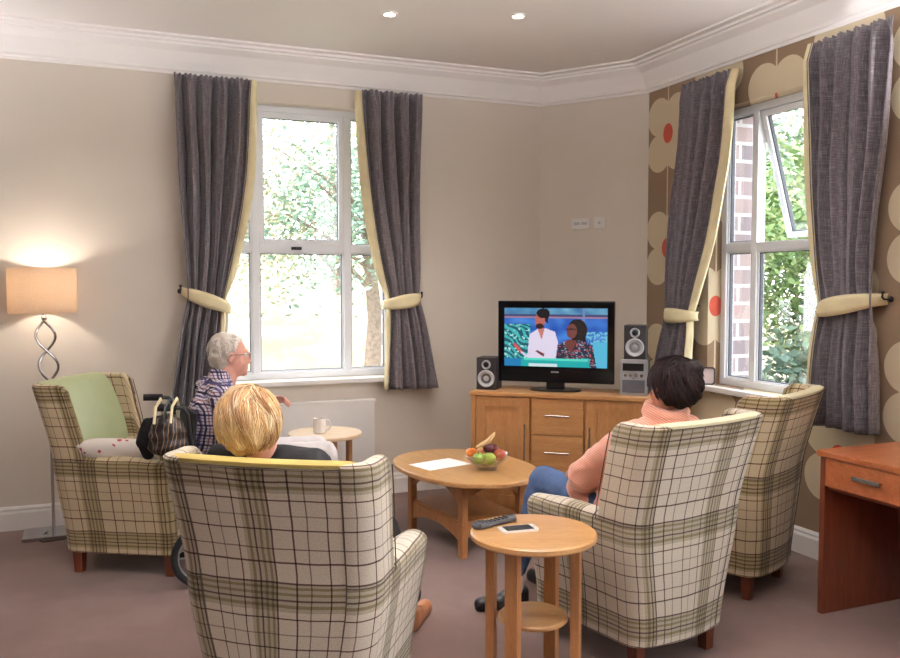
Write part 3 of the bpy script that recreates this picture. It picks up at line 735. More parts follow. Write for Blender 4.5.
# ------------------------------------------------------------------ sideboard
cab_a = math.atan2(-.305, .952); CB = V(.14, 5.59, 0); MC = Matrix.Translation(CB) @ RZ(cab_a); CW, CD_, CH = 1.15, .40, .80
e = empty('sideboard', CB, cab_a, label='oak sideboard with two doors and three drawers under the television', cat='sideboard')
mb = MB(); mb.b2(-.01, CW + .01, -.012, CD_, CH - .025, CH, .004); mb.build('top', 'oakx', e, smooth=False)
mb = MB(); mb.b2(0, .03, 0, CD_, 0, CH - .025); mb.b2(CW - .03, CW, 0, CD_, 0, CH - .025); mb.b2(.03, CW - .03, CD_ - .01, CD_, .05, CH - .025); mb.b2(.03, CW - .03, .02, CD_ - .01, .05, .07); mb.b2(.03, CW - .03, .03, .045, 0, .05)
mb.b2(.395, .405, .02, CD_, .07, CH - .025); mb.b2(CW - .405, CW - .395, .02, CD_, .07, CH - .025)
mb.build('carcass', 'oak', e, smooth=False)
def door(x0, x1, hx):
    d = MB(); w = .065; z0, z1 = .055, CH - .03
    d.b2(x0, x0 + w, 0, .018, z0, z1, .001); d.b2(x1 - w, x1, 0, .018, z0, z1, .001); d.b2(x0 + w, x1 - w, 0, .018, z1 - w, z1); d.b2(x0 + w, x1 - w, 0, .018, z0, z0 + w)
    o = d.build('door', 'oak', e, smooth=False)
    p = MB(); p.b2(x0 + w, x1 - w, .010, .016, z0 + w, z1 - w); p.build('panel', 'oak', o, smooth=False)
    h = MB(); h.tube([(hx, -.022, .28), (hx, -.022, .60)], .006, 10); h.tube([(hx, 0, .31), (hx, -.022, .31)], .004, 8); h.tube([(hx, 0, .57), (hx, -.022, .57)], .004, 8); tag(h.build('handle', 'chrome', o), 'steel bar handle')
door(.034, .393, .365); door(CW - .393, CW - .034, CW - .365)
for k, (z0, z1) in enumerate(((.055, .29), (.295, .53), (.535, CH - .03))):
    d = MB(); d.b2(.407, CW - .407, 0, .018, z0, z1, .0015); o = d.build('drawer', 'oakx', e, smooth=False)
    zc = (z0 + z1) / 2 + .01; h = MB(); h.tube([(CW / 2 - .08, -.02, zc), (CW / 2 + .08, -.02, zc)], .0055, 10)
    for q in (-.065, .065): h.tube([(CW / 2 + q, 0, zc), (CW / 2 + q, -.02, zc)], .004, 8)
    tag(h.build('handle', 'chrome', o), 'steel bar handle')

def onc(t, d, z=CH): return MC @ V(t, d, z)
# television
tv = empty('television', onc(.525, .17), cab_a, label='black flat screen television showing two people, on the oak sideboard', cat='television')
TW, TH_, TB = .775, .54, .055
mb = MB(); mb.b2(-TW / 2, TW / 2, 0, .05, TB, TB + TH_, .006); mb.b2(-TW / 2 + .1, TW / 2 - .1, .05, .09, TB + .08, TB + TH_ - .08, .01); mb.build('housing', plain('gloss_black', (12, 12, 15), .12, var=.05), tv, smooth=False)
mb = MB(); rows = oval(.17, .10, 48); mb.prism([(x, y + .03) for x, y in rows], 0, .012); mb.build('stand_base', 'dark', tv, smooth=False)
mb = MB(); mb.b2(-.06, .06, .015, .045, .012, TB + .06, .004); mb.build('stand_neck', 'dark', tv, smooth=False)
# picture on the screen
NX, NY = 132, 76; SW, SH = .685, .388; sx0, sz0 = -SW / 2, TB + .105
def inpoly(x, y, P):
    c = False; n = len(P)
    for i in range(n):
        x1, y1 = P[i]; x2, y2 = P[(i + 1) % n]
        if (y1 > y) != (y2 > y) and x < (x2 - x1) * (y - y1) / (y2 - y1) + x1: c = not c
    return c
def ell(x, y, cx, cy, rx, ry): return ((x - cx) / rx) ** 2 + ((y - cy) / ry) ** 2 < 1
def tvcol(x, y):      # x 0..1, y 0..1 from the top
    n = noise.noise(V(x * 9, y * 7, 1)); n2 = noise.noise(V(x * 40, y * 30, 5))
    c = [52 + 40 * n, 112 + 50 * n, 205 + 40 * n]
    if y < .12: c = [90 + 60 * n, 150 + 60 * n, 190 + 40 * n]
    if .105 < y < .15: c = [70, 74, 120]
    if .15 <= y < .165: c = [170, 130, 150]
    if abs(x - .775) < .012: c = [120, 140, 190]
    if x > .8 and .4 < y < .62 and n2 > 0: c = [120, 200, 220]
    if x > .86 and y > .56: c = [90, 190, 225]
    if x < .26 and y > .28:      # palm leaves
        k = math.sin((x * 1.3 - y) * 60 + 5 * n); c = [20, 90, 110] if k < .1 else [70, 190, 190]
        if noise.noise(V(x * 30, y * 22, 8)) > .35: c = [190, 240, 235]
    # woman
    if ell(x, y, .715, .37, .095, .19): c = [30, 20, 24]
    if inpoly(x, y, [(.64, .3), (.79, .25), (.8, .56), (.72, .6)]): c = [26, 18, 22]
    if inpoly(x, y, [(.50, 1), (.53, .62), (.62, .54), (.74, .54), (.86, .62), (.90, 1)]):
        c = [44, 46, 66]
        if n2 > .32: c = [190, 90, 100]
        elif n2 < -.34: c = [150, 170, 190]
    if inpoly(x, y, [(.59, .6), (.64, .52), (.71, .55), (.66, .76)]): c = [118, 62, 56]
    if ell(x, y, .662, .385, .05, .125): c = [120, 64, 58]
    if ell(x, y, .655, .355, .05, .02): c = [70, 36, 38]
    # man
    if inpoly(x, y, [(.22, .96), (.25, .45), (.33, .36), (.40, .34), (.50, .40), (.53, .58), (.50, .95)]): c = [232, 222, 244]
    if inpoly(x, y, [(.33, .36), (.40, .34), (.37, .54)]): c = [205, 130, 120]
    if ell(x, y, .355, .205, .05, .135): c = [188, 104, 92]
    if ell(x, y, .385, .09, .065, .085) or inpoly(x, y, [(.40, .06), (.44, .10), (.43, .26), (.40, .22)]): c = [22, 16, 24]
    if ell(x, y, .35, .31, .042, .045): c = [50, 26, 30]
    if inpoly(x, y, [(.08, .62), (.11, .60), (.19, .76), (.16, .78)]): c = [214, 96, 96]
    if inpoly(x, y, [(.16, .74), (.25, .82), (.27, .7), (.22, .84), (.18, .8)]): c = [226, 216, 238]
    if inpoly(x, y, [(.31, .74), (.33, .72), (.40, .78), (.39, .83)]): c = [120, 50, 56]
    if y > .86 + .02 * math.sin(x * 5) and x < .83: c = [30, 178, 178] if x > .17 else [30, 130, 190]
    if .86 < y < .9 and .2 < x < .82: c = [90, 226, 206]
    if y > .95 and .24 < x < .52: c = [210, 230, 235]
    return [max(0, min(255, q)) for q in c]
vs, fs, cs = [], [], []
for j in range(NY + 1):
    for i in range(NX + 1): vs.append((sx0 + SW * i / NX, -.0015, sz0 + SH * (1 - j / NY)))
for j in range(NY):
    for i in range(NX):
        a = j * (NX + 1) + i; fs.append((a, a + NX + 1, a + NX + 2, a + 1)); cs.append((*s2l(tvcol((i + .5) / NX, (j + .5) / NY)), 1))
me = bpy.data.meshes.new('screen'); me.from_pydata(vs, [], fs)
at = me.color_attributes.new('Picture', 'FLOAT_COLOR', 'CORNER')
flat = []
for c in cs: flat += list(c) * 4
at.data.foreach_set('color', flat)
m = Mt('screen_picture'); an = m.n('ShaderNodeVertexColor'); an.layer_name = 'Picture'
m.base((.01, .01, .01, 1)).set(.25); m.put(m.b.inputs['Emission Color'], an.outputs[0]); m.b.inputs['Emission Strength'].default_value = .42; me.materials.append(m.m)
o = bpy.data.objects.new('screen', me); COL.objects.link(o); o.parent = tv; tag(o, 'lit screen with a bearded man in a white shirt and a dark haired woman')
mb = MB()
for i in range(5): mb.b2(-.024 + i * .0105, -.024 + i * .0105 + .007, -.001, .001, TB + .066, TB + .075)
mb.build('maker_badge', 'cone', tv, smooth=False)

def speaker(p, lb):
    e = empty('speaker', p, cab_a, label=lb, cat='speaker', group='black bookshelf speakers with silver cones')
    mb = MB(); mb.b2(-.068, .068, 0, .16, 0, .215, .004); mb.build('cabinet', plain('dark_speaker_box', (44, 40, 42), .5), e, smooth=False)
    for r, z in ((.058, .075), (.031, .168)):
        mb = MB(); mb.lathe([(r, 0), (r, .006), (r * .9, .009), (r * .78, .003), (r * .35, -.004), (r * .33, .003), (.0008, .007)], n=32); mb.xform(Matrix.Translation(V(0, 0, z)) @ Matrix.Rotation(PI / 2, 4, 'X')); mb.build('speaker_cone', 'cone', e)
    mb = MB(); mb.lathe([(.017, .005), (.017, .009), (.0008, .012)], n=24); mb.xform(Matrix.Translation(V(0, 0, .168)) @ Matrix.Rotation(PI / 2, 4, 'X')); mb.build('tweeter', 'dark', e)
speaker(onc(.075, .10), 'small black speaker standing on the sideboard left of the television')
st = empty('stereo', onc(1.045, .08), cab_a, label='silver compact stereo on the right end of the sideboard', cat='stereo')
mb = MB(); mb.b2(-.085, .085, .012, .22, 0, .228, .004); mb.build('housing', 'dark', st, smooth=False)
mb = MB(); mb.b2(-.086, .086, 0, .014, .002, .23, .004); mb.build('front_panel', 'silver', st, smooth=False)
mb = MB(); mb.b2(-.068, .062, -.002, .004, .158, .205); mb.build('display', 'dark', st, smooth=False)
mb = MB(); mb.b2(-.07, .07, -.003, .004, .02, .10, .002); mb.build('cassette_door', plain('smoked_plastic', (92, 92, 98), .3), st, smooth=False)
for x, z, r in ((-.05, .128, .009), (-.02, .128, .009), (.015, .13, .013), (.05, .128, .011), (0, .112, .006)):
    mb = MB(); mb.lathe([(r, 0), (r, .008), (.0006, .009)], n=16); mb.xform(Matrix.Translation(V(x, 0, z)) @ Matrix.Rotation(PI / 2, 4, 'X')); mb.build('button', 'chrome', st)
speaker(onc(1.05, .085, CH + .231), 'small black speaker standing on top of the silver stereo')

# small rounded frame on right sill
e = empty('photo_frame', MR @ V(-.76, -.012, .86), A - PI / 2 + 1.05, label='small dark rounded frame standing on the right window sill', cat='frame')
mb = MB(); o1 = rr(.085, .115, .02); o2 = rr(.066, .096, .014)
rows = [[(x, 0, y + .0575) for x, y in o1], [(x, .012, y + .0575) for x, y in o1], [(x, .012, y + .0575) for x, y in o2], [(x, 0, y + .0575) for x, y in o2], [(x, 0, y + .0575) for x, y in o1]]
mb.grid(rows, True); mb.build('frame', plain('bronze_frame', (70, 62, 66), .4), e, smooth=False)
mb = MB(); mb.prism([(x, y) for x, y in o2], 0, .003); mb.xform(Matrix.Translation(V(0, .009, .0575)) @ Matrix.Rotation(PI / 2, 4, 'X')); mb.build('face', plain('pale_card', (224, 206, 204), .5), e, smooth=False)

# ------------------------------------------------------------------ desk
DK = V(1.686, 3.832, 0); e = empty('desk', DK, A - PI / 2, label='reddish brown wooden desk with one drawer against the wallpapered wall', cat='desk')
mb = MB(); mb.b2(-.012, 1.3, -.012, .52, .725, .752, .003); mb.build('desk_top', 'mahog', e, smooth=False)
for s in (0, 1.26):
    mb = MB(); mb.b2(s, s + .028, 0, .51, 0, .725, .001); mb.build('side_panel', 'mahogd', e, smooth=False)
mb = MB(); mb.b2(.028, 1.26, .47, .488, .25, .725); mb.build('back_panel', 'mahogd', e, smooth=False)
mb = MB(); mb.b2(.03, 1.258, .015, .45, .575, .59); mb.build('drawer_runner', 'mahogd', e, smooth=False)
for a, b in ((.032, .55), (.556, 1.256)):
    mb = MB(); mb.b2(a, b, -.004, .016, .592, .722, .002); o = mb.build('drawer', 'mahog', e, smooth=False)
    c = (a + b) / 2 - .02; mb = MB(); mb.b2(c - .07, c + .07, -.03, -.022, .655, .675, .002)
    for q in (-.06, .06): mb.b2(c + q - .004, c + q + .004, -.024, -.003, .66, .67)
    tag(mb.build('handle', 'chrome', o, smooth=False), 'silver bar handle')

# ------------------------------------------------------------------ people
def headprims(c, rot, k=1.0):
    """head facing local +Y"""
    def q(x, y, z): return Vector(c) + rot @ (V(x, y, z) * k)
    R3 = rot.to_3x3() if hasattr(rot, 'to_3x3') else rot
    pr = [('e', q(0, -.018, .03), (.074 * k, .094 * k, .086 * k), R3), ('e', q(0, .028, -.035), (.058 * k, .066 * k, .078 * k), R3),
          ('e', q(0, .07, -.088), (.026 * k, .024 * k, .02 * k), R3), ('e', q(0, .094, -.02), (.012 * k, .018 * k, .022 * k), R3), ('c', q(0, .085, .018), .008 * k, q(0, .102, -.022), .011 * k),
          ('e', q(0, .072, .028), (.045 * k, .02 * k, .012 * k), R3), ('e', q(0, .088, -.058), (.024 * k, .008 * k, .006 * k), R3), ('e', q(0, .086, -.068), (.02 * k, .008 * k, .006 * k), R3)]
    for s in (1, -1):
        pr += [('e', q(s * .073, -.01, -.008), (.009 * k, .019 * k, .031 * k), R3), ('e', q(s * .04, .055, -.035), (.02 * k, .02 * k, .024 * k), R3)]
    return pr, q
def hand(w, d, up, s=1.0, curl=.5, side=1):
    """wrist w, direction d, palm normal up (back of hand); five bent fingers"""
    w = Vector(w); d = Vector(d).normalized(); up = Vector(up); up = (up - d * up.dot(d)).normalized(); sd = d.cross(up) * side
    R = Matrix((sd, d, up)).transposed()
    pr = [('e', w + d * .045 * s, (.04 * s, .052 * s, .016 * s), R)]
    for i, (o, L) in enumerate(((-.029, .062), (-.010, .074), (.010, .070), (.028, .055))):
        p = w + d * .08 * s + sd * o * s; dd = d.copy(); 
        for j in range(3):
            ang = curl * (.5 + .5 * j); dn = (dd * math.cos(ang) - up * math.sin(ang)).normalized(); up2 = (up * math.cos(ang) + dd * math.sin(ang))
            seg = L * s * (.45, .32, .23)[j]; pr.append(('c', p, (.0095 - .001 * j) * s, p + dn * seg, (.0088 - .001 * j) * s)); p = p + dn * seg; dd = dn
            up = up2.normalized()
        up = Vector(R.col[2])
    p = w + d * .02 * s - sd * .028 * s; a = (d * .7 - sd * .7 - up * .2).normalized(); b = (d * .95 - sd * .2 - up * .3).normalized()
    pr += [('c', p, .013 * s, p + a * .035 * s, .0105 * s), ('c', p + a * .035 * s, .0105 * s, p + a * .035 * s + b * .03 * s, .0085 * s)]
    return pr
def shoe(name, heel, toe, mat, parent, origin, w=.042):
    heel = Vector(heel); toe = Vector(toe); d = (toe - heel).normalized()
    pr = [('c', heel + V(0, 0, .04), .036, toe + V(0, 0, .03) - d * .04, .034), ('c', heel + V(0, 0, .07), .035, heel + d * .09 + V(0, 0, .055), .03), ('c', heel + V(0, 0, .02), .03, toe - d * .04 + V(0, 0, .02), .032)]
    o = blob(name, pr, mat, parent, .006, 4, origin)
    for v in o.data.vertices:
        if v.co.z < .004 - origin[2]: v.co.z = .004 - origin[2]
    return o
def strands(name, c, rad, rot, mats, parent, origin, n=120, per=16, crown=(0, -.3, 1), span=(.5, 2.0), lift=(1.0, 1.06), rb=.0011, zmin=None, face=.35, wob=.05, seed=1, sweep=0.0, cw_=.16):
    """locks of hair combed down from the crown, each lock a clump of fine strands"""
    rnd = random.Random(seed); cu = bpy.data.curves.new(name, 'CURVE'); cu.dimensions = '3D'; cu.bevel_depth = rb; cu.bevel_resolution = 0; cu.resolution_u = 1
    cr = Vector(crown).normalized(); t1 = cr.orthogonal().normalized(); t2 = cr.cross(t1); R3 = rot.to_3x3(); org = Vector(origin)
    for m_ in mats: cu.materials.append(M[m_])
    for q in range(n):
        az0 = rnd.random() * 2 * PI; s0 = rnd.random() ** .8 * span[1] * .75; s1 = min(span[1], s0 + rnd.uniform(.6, 1.2) * span[0] * 1.4)
        lf0 = rnd.uniform(*lift); jit = rnd.uniform(-1, 1) * wob; flick = rnd.uniform(0, .05); mi = rnd.choice(range(len(mats)))
        for _ in range(per):
            da, dz = rnd.gauss(0, cw_), rnd.gauss(0, .10); lf = lf0 + rnd.uniform(-.012, .012); pts = []; k = 9; e1 = s1 + rnd.uniform(-.12, .05)
            for j in range(k + 1):
                t = j / k; a = max(.02, lerp(s0 + dz, e1, t)); az = az0 + da * (1 - .75 * t) / max(.5, math.sin(a) + .2) + jit * t * 3 + sweep * a
                d = cr * math.cos(a) + (t1 * math.cos(az) + t2 * math.sin(az)) * math.sin(a)
                if d.y > face and d.z < .55: break
                L = lf + flick * t * t
                p = Vector(c) + R3 @ V(d.x * rad[0] * L, d.y * rad[1] * L, d.z * rad[2] * L)
                if zmin is not None and p.z < zmin + .02 * rnd.random(): break
                pts.append(p - org)
            if len(pts) < 4: continue
            sp = cu.splines.new('POLY'); sp.points.add(len(pts) - 1); sp.material_index = mi if rnd.random() < .75 else rnd.randrange(len(mats))
            for j, p in enumerate(pts): sp.points[j].co = (*p, 1); sp.points[j].radius = 1.0 if 0 < j < len(pts) - 1 else .4
    tmp = bpy.data.objects.new('tmp', cu); COL.objects.link(tmp); dg = bpy.context.evaluated_depsgraph_get()
    me = bpy.data.meshes.new_from_object(tmp.evaluated_get(dg)); me.name = name; bpy.data.objects.remove(tmp)
    if len(me.materials) == 0:
        for m_ in mats: me.materials.append(M[m_])
    o = bpy.data.objects.new(name, me); COL.objects.link(o); o.parent = parent; return o
def rot_to(yaw, pitch=0, roll=0):   # yaw: facing direction measured from +X
    return (RZ(yaw - PI / 2) @ Matrix.Rotation(roll, 4, 'Y') @ Matrix.Rotation(pitch, 4, 'X')).to_3x3()

# --- man in wheelchair
mo = V(-1.20, 4.48, 0); man = empty('person', mo, label='grey haired man in check shirt and glasses sitting in the wheelchair', cat='person')
F = V(.89, .455, 0); R = V(.455, -.89, 0)
hr = rot_to(math.radians(22), -.05); hc = V(-1.165, 4.50, 1.125)
hp, hq = headprims(hc, hr, 1.0)
sR, sL = V(-1.15, 4.31, .925), V(-1.33, 4.65, .925); eR, eL = V(-1.08, 4.22, .69), V(-1.12, 4.74, .79); wR, wL = V(-.90, 4.38, .60), V(-.985, 4.63, .87)
hipR, hipL = V(-1.16, 4.40, .55), V(-1.24, 4.56, .55); kR, kL = V(-.69, 4.63, .57), V(-.77, 4.82, .57); aR, aL = V(-.63, 4.68, .14), V(-.70, 4.85, .14)
body = hp + [('c', hc + V(-.01, 0, -.06), .056, V(-1.215, 4.48, .93), .062), ('e', V(-1.23, 4.48, .75), (.10, .14, .2), rot_to(math.radians(27))), ('c', V(-1.2, 4.48, .55), .10, V(-1.23, 4.48, .8), .11),
    ('c', sR, .045, eR, .038), ('c', eR, .038, wR, .027), ('c', sL, .045, eL, .038), ('c', eL, .04, wL, .029), ('c', V(-1.23, 4.48, .88), .06, sR, .045), ('c', V(-1.23, 4.48, .88), .06, sL, .045),
    ('c', hipR, .075, kR, .05), ('c', hipL, .075, kL, .05), ('c', kR, .045, aR, .035), ('c', kL, .045, aL, .035), ('c', hipR, .08, hipL, .08)]
body += hand(wR, V(.8, .5, -.1), V(0, 0, 1), 1.0, .5, 1) + hand(wL, V(.9, -.3, .12), V(.2, .5, .9), 1.0, .7, -1)
blob('body', body, 'skin', man, .0065, 5, mo)
nk = (V(-1.215, 4.48, .95))
shirt = [('e', V(-1.235, 4.475, .77), (.155, .195, .21), rot_to(math.radians(27) + PI / 2)), ('e', V(-1.19, 4.49, .66), (.175, .18, .15), rot_to(math.radians(27))),
    ('c', V(-1.225, 4.475, .925), .09, sR + V(0, 0, -.005), .072), ('c', V(-1.225, 4.475, .925), .09, sL + V(0, 0, -.005), .072), ('c', V(-1.25, 4.47, .55), .14, V(-1.25, 4.47, .80), .135),
    ('c', sR, .074, sR.lerp(eR, .75), .064), ('c', sL, .074, sL.lerp(eL, .8), .064), ('c', sL.lerp(eL, .8), .062, eL.lerp(wL, .35), .052), ('c', V(-1.225, 4.475, .95), .082, V(-1.21, 4.48, 1.01), .066)]
blob('shirt', shirt, 'shirt', man, .008, 6, mo, .009, 11)
tr = [('c', hipR, .10, kR, .076), ('c', hipL, .10, kL, .076), ('c', kR, .074, aR + V(0, 0, .0), .052), ('c', kL, .074, aL, .052), ('c', hipR + V(0, 0, .02), .115, hipL + V(0, 0, .02), .115)]
blob('trousers', tr, 'trouser', man, .009, 6, mo, .006, 9)
hair = []
def hp_(x, y, z, rx, ry, rz): return ('e', hq(x, y, z), (rx, ry, rz), hr)
hair = [hp_(0, -.030, .042, .081, .090, .084), hp_(0, -.052, -.012, .074, .064, .068), hp_(.052, -.026, .008, .03, .035, .04), hp_(-.052, -.026, .008, .03, .035, .04), hp_(0, .0, .08, .06, .06, .034)]
ho = blob('hair', hair, 'grey', man, .006, 3, mo, .004, 30)
strands('hair_strands', hc + hr @ V(0, -.028, .03), (.083, .094, .092), hr, ('grey1', 'grey2', 'grey3'), ho, mo, 70, 10, (0, -.2, 1), (.35, 2.0), (1.0, 1.03), .0010, None, .40, .08, 3)
for s in (1, -1):
    mb = MB(); mb.sphere(hq(s * .031, .071, .008) - mo, .0125); eye = mb.build('eye', 'white', man)
mb = MB()
for s in (1, -1):
    mb.tube([hq(s * .033 + .024 * math.cos(a), .096, .004 + .018 * math.sin(a)) - mo for a in [2 * PI * k / 20 for k in range(21)]], .0016, 6)
    mb.tube([hq(s * .056, .096, .010) - mo, hq(s * .074, .06, .012) - mo, hq(s * .083, -.005, .010) - mo, hq(s * .083, -.018, -.004) - mo], .0018, 6)
mb.tube([hq(-.009, .100, .008) - mo, hq(0, .106, .012) - mo, hq(.009, .100, .008) - mo], .0016, 6); tag(mb.build('glasses', plain('steel_rims', (110, 96, 92), .3, metal=.7), man), 'thin metal glasses')
shoe('shoe', aR + V(-.05, -.03, -.04 - .0), aR + V(.19, .07, -.04), 'dark', man, mo); shoe('shoe', aL + V(-.05, -.03, -.04), aL + V(.19, .07, -.04), 'dark', man, mo)

# --- wheelchair (local +Y = forward, +X = right)
wc = empty('wheelchair', (-1.17, 4.47, 0), math.radians(27) - PI / 2, label='folding wheelchair with black frame that the grey haired man sits in', cat='wheelchair')
mb = MB(); mb.box(0, .05, .445, .40, .42, .03, None, .008); mb.build('seat', 'black', wc)
mb = MB(); mb.box(0, -.225, .66, .39, .022, .40, Matrix.Rotation(math.radians(-6), 4, 'X'), .008); mb.build('backrest', 'black', wc)
for s in (1, -1):
    fr = MB(); x = s * .215
    fr.tube([(x, -.19, .30), (x, -.21, .50), (x, -.25, .86), (x, -.27, .895), (x, -.31, .90)], .011, 10)
    fr.tube([(x, -.2, .43), (x, .28, .43), (x, .34, .38), (x, .42, .14)], .011, 10); fr.tube([(x, -.19, .30), (x, -.05, .27), (x, .26, .27)], .010, 10); fr.tube([(x, .26, .43), (x, .26, .20)], .010, 10)
    fr.tube([(x, -.19, .30), (x, -.19, .17)], .011, 10); fr.tube([(x, -.15, .45), (x, -.15, .665), (x, .1, .665), (x, .12, .45)], .009, 10)
    fr.build('side_frame', 'dark', wc)
    g = MB(); g.tube([(x, -.305, .90), (x, -.40, .905)], .018, 12); tag(g.build('push_handle', 'black', wc), 'black rubber push handle')
    a = MB(); a.box(s * .222, .0, .685, .05, .28, .03, None, .01); a.build('armrest', 'black', wc)
    for y, r, nm in ((-.19, .16, 'wheel'), (.28, .095, 'caster')):
        w = MB(); X = s * .262 if nm == 'wheel' else s * .235
        w.tube([(X, y + (r - .018) * math.cos(t), r + (r - .018) * math.sin(t)) for t in [2 * PI * k / 36 for k in range(37)]], .017, 10); wo = w.build(nm, 'tyre', wc)
        q = MB(); q.tube([(X, y + (r - .036) * math.cos(t), r + (r - .036) * math.sin(t)) for t in [2 * PI * k / 36 for k in range(37)]], .006, 8)
        for k in range(8): t = 2 * PI * k / 8; q.tube([(X, y, r), (X, y + (r - .036) * math.cos(t), r + (r - .036) * math.sin(t))], .004, 6)
        q.tube([(X - .02, y, r), (X + .02, y, r)], .016, 12); q.build('rim', 'silver', wo)
    fp = MB(); fp.box(s * .12, .46, .11, .15, .15, .012, None, .004); fp.build('footplate', 'dark', wc, smooth=False)
mb = MB(); mb.tube([(-.2, -.18, .42), (.2, .2, .24)], .009, 8); mb.tube([(.2, -.18, .42), (-.2, .2, .24)], .009, 8); mb.build('cross_brace', 'dark', wc)
# bag hanging on the handles
bag = empty('handbag', (-1.37, 4.10, .665), math.radians(20), label='black and tan patterned bag hanging from the wheelchair handle', cat='bag')
m = Mt('tiger_print'); wv = m.n('ShaderNodeTexWave'); m.put(wv.inputs['Vector'], m.coord()); wv.inputs['Scale'].default_value = 7; wv.inputs['Distortion'].default_value = 6; wv.inputs['Detail'].default_value = 2
m.base(m.ramp(wv.outputs['Fac'], [(.0, col((24, 18, 18))), (.45, col((40, 28, 24))), (.6, col((176, 136, 96))), (.75, col((34, 26, 24)))])).set(.5); M['tiger'] = m.m
o = blob('pouch', [('e', V(0, 0, .11), (.085, .06, .10), Matrix()), ('e', V(0, 0, .06), (.095, .065, .06), Matrix())], 'tiger', bag, .006, 4, (0, 0, 0), .008, 14)
for dx, mt_ in ((-.045, 'lining'), (.03, 'lining'), (0, 'dark')):
    mb = MB(); mb.tube([(dx - .02, -.045, .17), (dx - .01, -.03, .25), (dx + .015, 0, .285), (dx + .02, .03, .25), (dx + .02, .045, .17)], .009, 8, .5); tag(mb.build('strap', mt_, bag), 'dark strap' if mt_ == 'dark' else 'beige strap')
# coat sleeve draped at the back
ws = blob('folded_coat', [('c', V(-1.49, 4.16, .82), .028, V(-1.52, 4.17, .73), .034), ('c', V(-1.52, 4.17, .73), .034, V(-1.50, 4.19, .66), .028), ('c', V(-1.49, 4.16, .82), .028, V(-1.43, 4.17, .84), .02)], 'black', None, .007, 4, (-1.56, 4.17, .64), .004, 14)
ws.location = (-1.56, 4.17, .64); tag(ws, 'black strip of cloth hanging below the wheelchair push handle', 'cloth')

# --- blonde woman
bo = V(-.50, 2.86, 0); wom = empty('person', bo, label='woman with short blonde hair and black top seen from behind', cat='person')
f1 = V(.292, .956, 0); r1 = V(.956, -.292, 0)
hr = rot_to(math.radians(66), .0, -.06); hc = V(-.628, 2.70, 1.055); hp, hq = headprims(hc, hr, .96)
base = V(-.60, 2.76, 0)
sR, sL = base + r1 * .165 + V(0, 0, .922), base - r1 * .165 + V(0, 0, .915); eR, eL = sR + f1 * .10 + V(.04, 0, -.24), sL + f1 * .12 + V(-.02, 0, -.25)
wR, wL = eR + f1 * .2 + V(-.10, 0, -.03), eL + f1 * .2 + V(.1, 0, -.04)
hc2 = V(-.50, 2.84, .55); hipR, hipL = hc2 + r1 * .09, hc2 - r1 * .09; kR, kL = V(-.27, 3.32, .53), V(-.46, 3.36, .53); aR, aL = V(-.17, 3.66, .10), V(-.38, 3.62, .10)
top = base + V(0, 0, .93)
body = hp + [('c', hc + V(.01, -.0, -.06), .05, top, .052), ('c', top, .055, hc2, .09), ('c', top + V(0, 0, -.03), .05, sR, .042), ('c', top + V(0, 0, -.03), .05, sL, .042), ('c', sR, .04, eR, .034), ('c', eR, .034, wR, .024), ('c', sL, .04, eL, .034), ('c', eL, .034, wL, .024),
    ('c', hipR, .08, kR, .05), ('c', hipL, .08, kL, .05), ('c', kR, .048, aR, .032), ('c', kL, .048, aL, .032), ('c', hipR, .08, hipL, .08)] + hand(wR, f1 + V(-.3, 0, 0), V(0, 0, 1), .92, .5, 1) + hand(wL, f1 + V(.3, 0, 0), V(0, 0, 1), .92, .5, -1)
blob('body', body, 'skin', wom, .0065, 5, bo)
tp = [('e', base + V(.015, .01, .74), (.185, .125, .22), RZ(TH1)), ('c', top + V(0, 0, -.015), .062, sR, .058), ('c', top + V(0, 0, -.015), .062, sL, .058), ('c', sR, .06, eR, .05), ('c', sL, .06, eL, .05), ('c', eR, .05, eR.lerp(wR, .85), .036), ('c', eL, .05, eL.lerp(wL, .85), .036),
    ('c', hc2 + r1 * .04, .135, base + V(0, 0, .78), .12), ('c', hc2 - r1 * .04, .135, base + V(0, 0, .78), .12)]
blob('top', tp, 'blackcloth', wom, .008, 6, bo, .006, 10)
blob('trousers', [('c', hipR, .10, kR, .072), ('c', hipL, .10, kL, .072), ('c', kR, .07, aR + V(0, 0, .05), .045), ('c', kL, .07, aL + V(0, 0, .05), .045), ('c', hipR, .11, hipL, .11)], 'blackcloth', wom, .009, 6, bo, .005, 9)
ho = blob('hair', [hp_(0, -.022, .040, .088, .098, .086), hp_(0, -.050, -.012, .084, .070, .072), hp_(.052, -.010, -.018, .034, .05, .052), hp_(-.052, -.010, -.018, .034, .05, .052), hp_(0, -.066, -.05, .06, .042, .042)], 'blond', wom, .006, 3, bo, .005, 26)
strands('hair_strands', hc + hr @ V(0, -.026, .018), (.096, .107, .108), hr, ('blond1', 'blond2', 'blond3', 'blond2', 'blond4', 'blond3'), ho, bo, 190, 16, (.3, .05, 1), (.75, 2.3), (1.0, 1.07), .0013, hc.z - .095, .6, .10, 5, .45)
for s in (1, -1):
    mb = MB(); mb.sphere(hq(s * .031, .071, .008) - bo, .0122); mb.build('eye', 'white', wom)
M['tan'] = plain('tan_leather', (176, 116, 78), .45)
shoe('shoe', V(-.165, 3.62, 0), V(-.105, 3.86, 0), 'tan', wom, bo); shoe('shoe', V(-.385, 3.58, 0), V(-.33, 3.82, 0), 'tan', wom, bo)

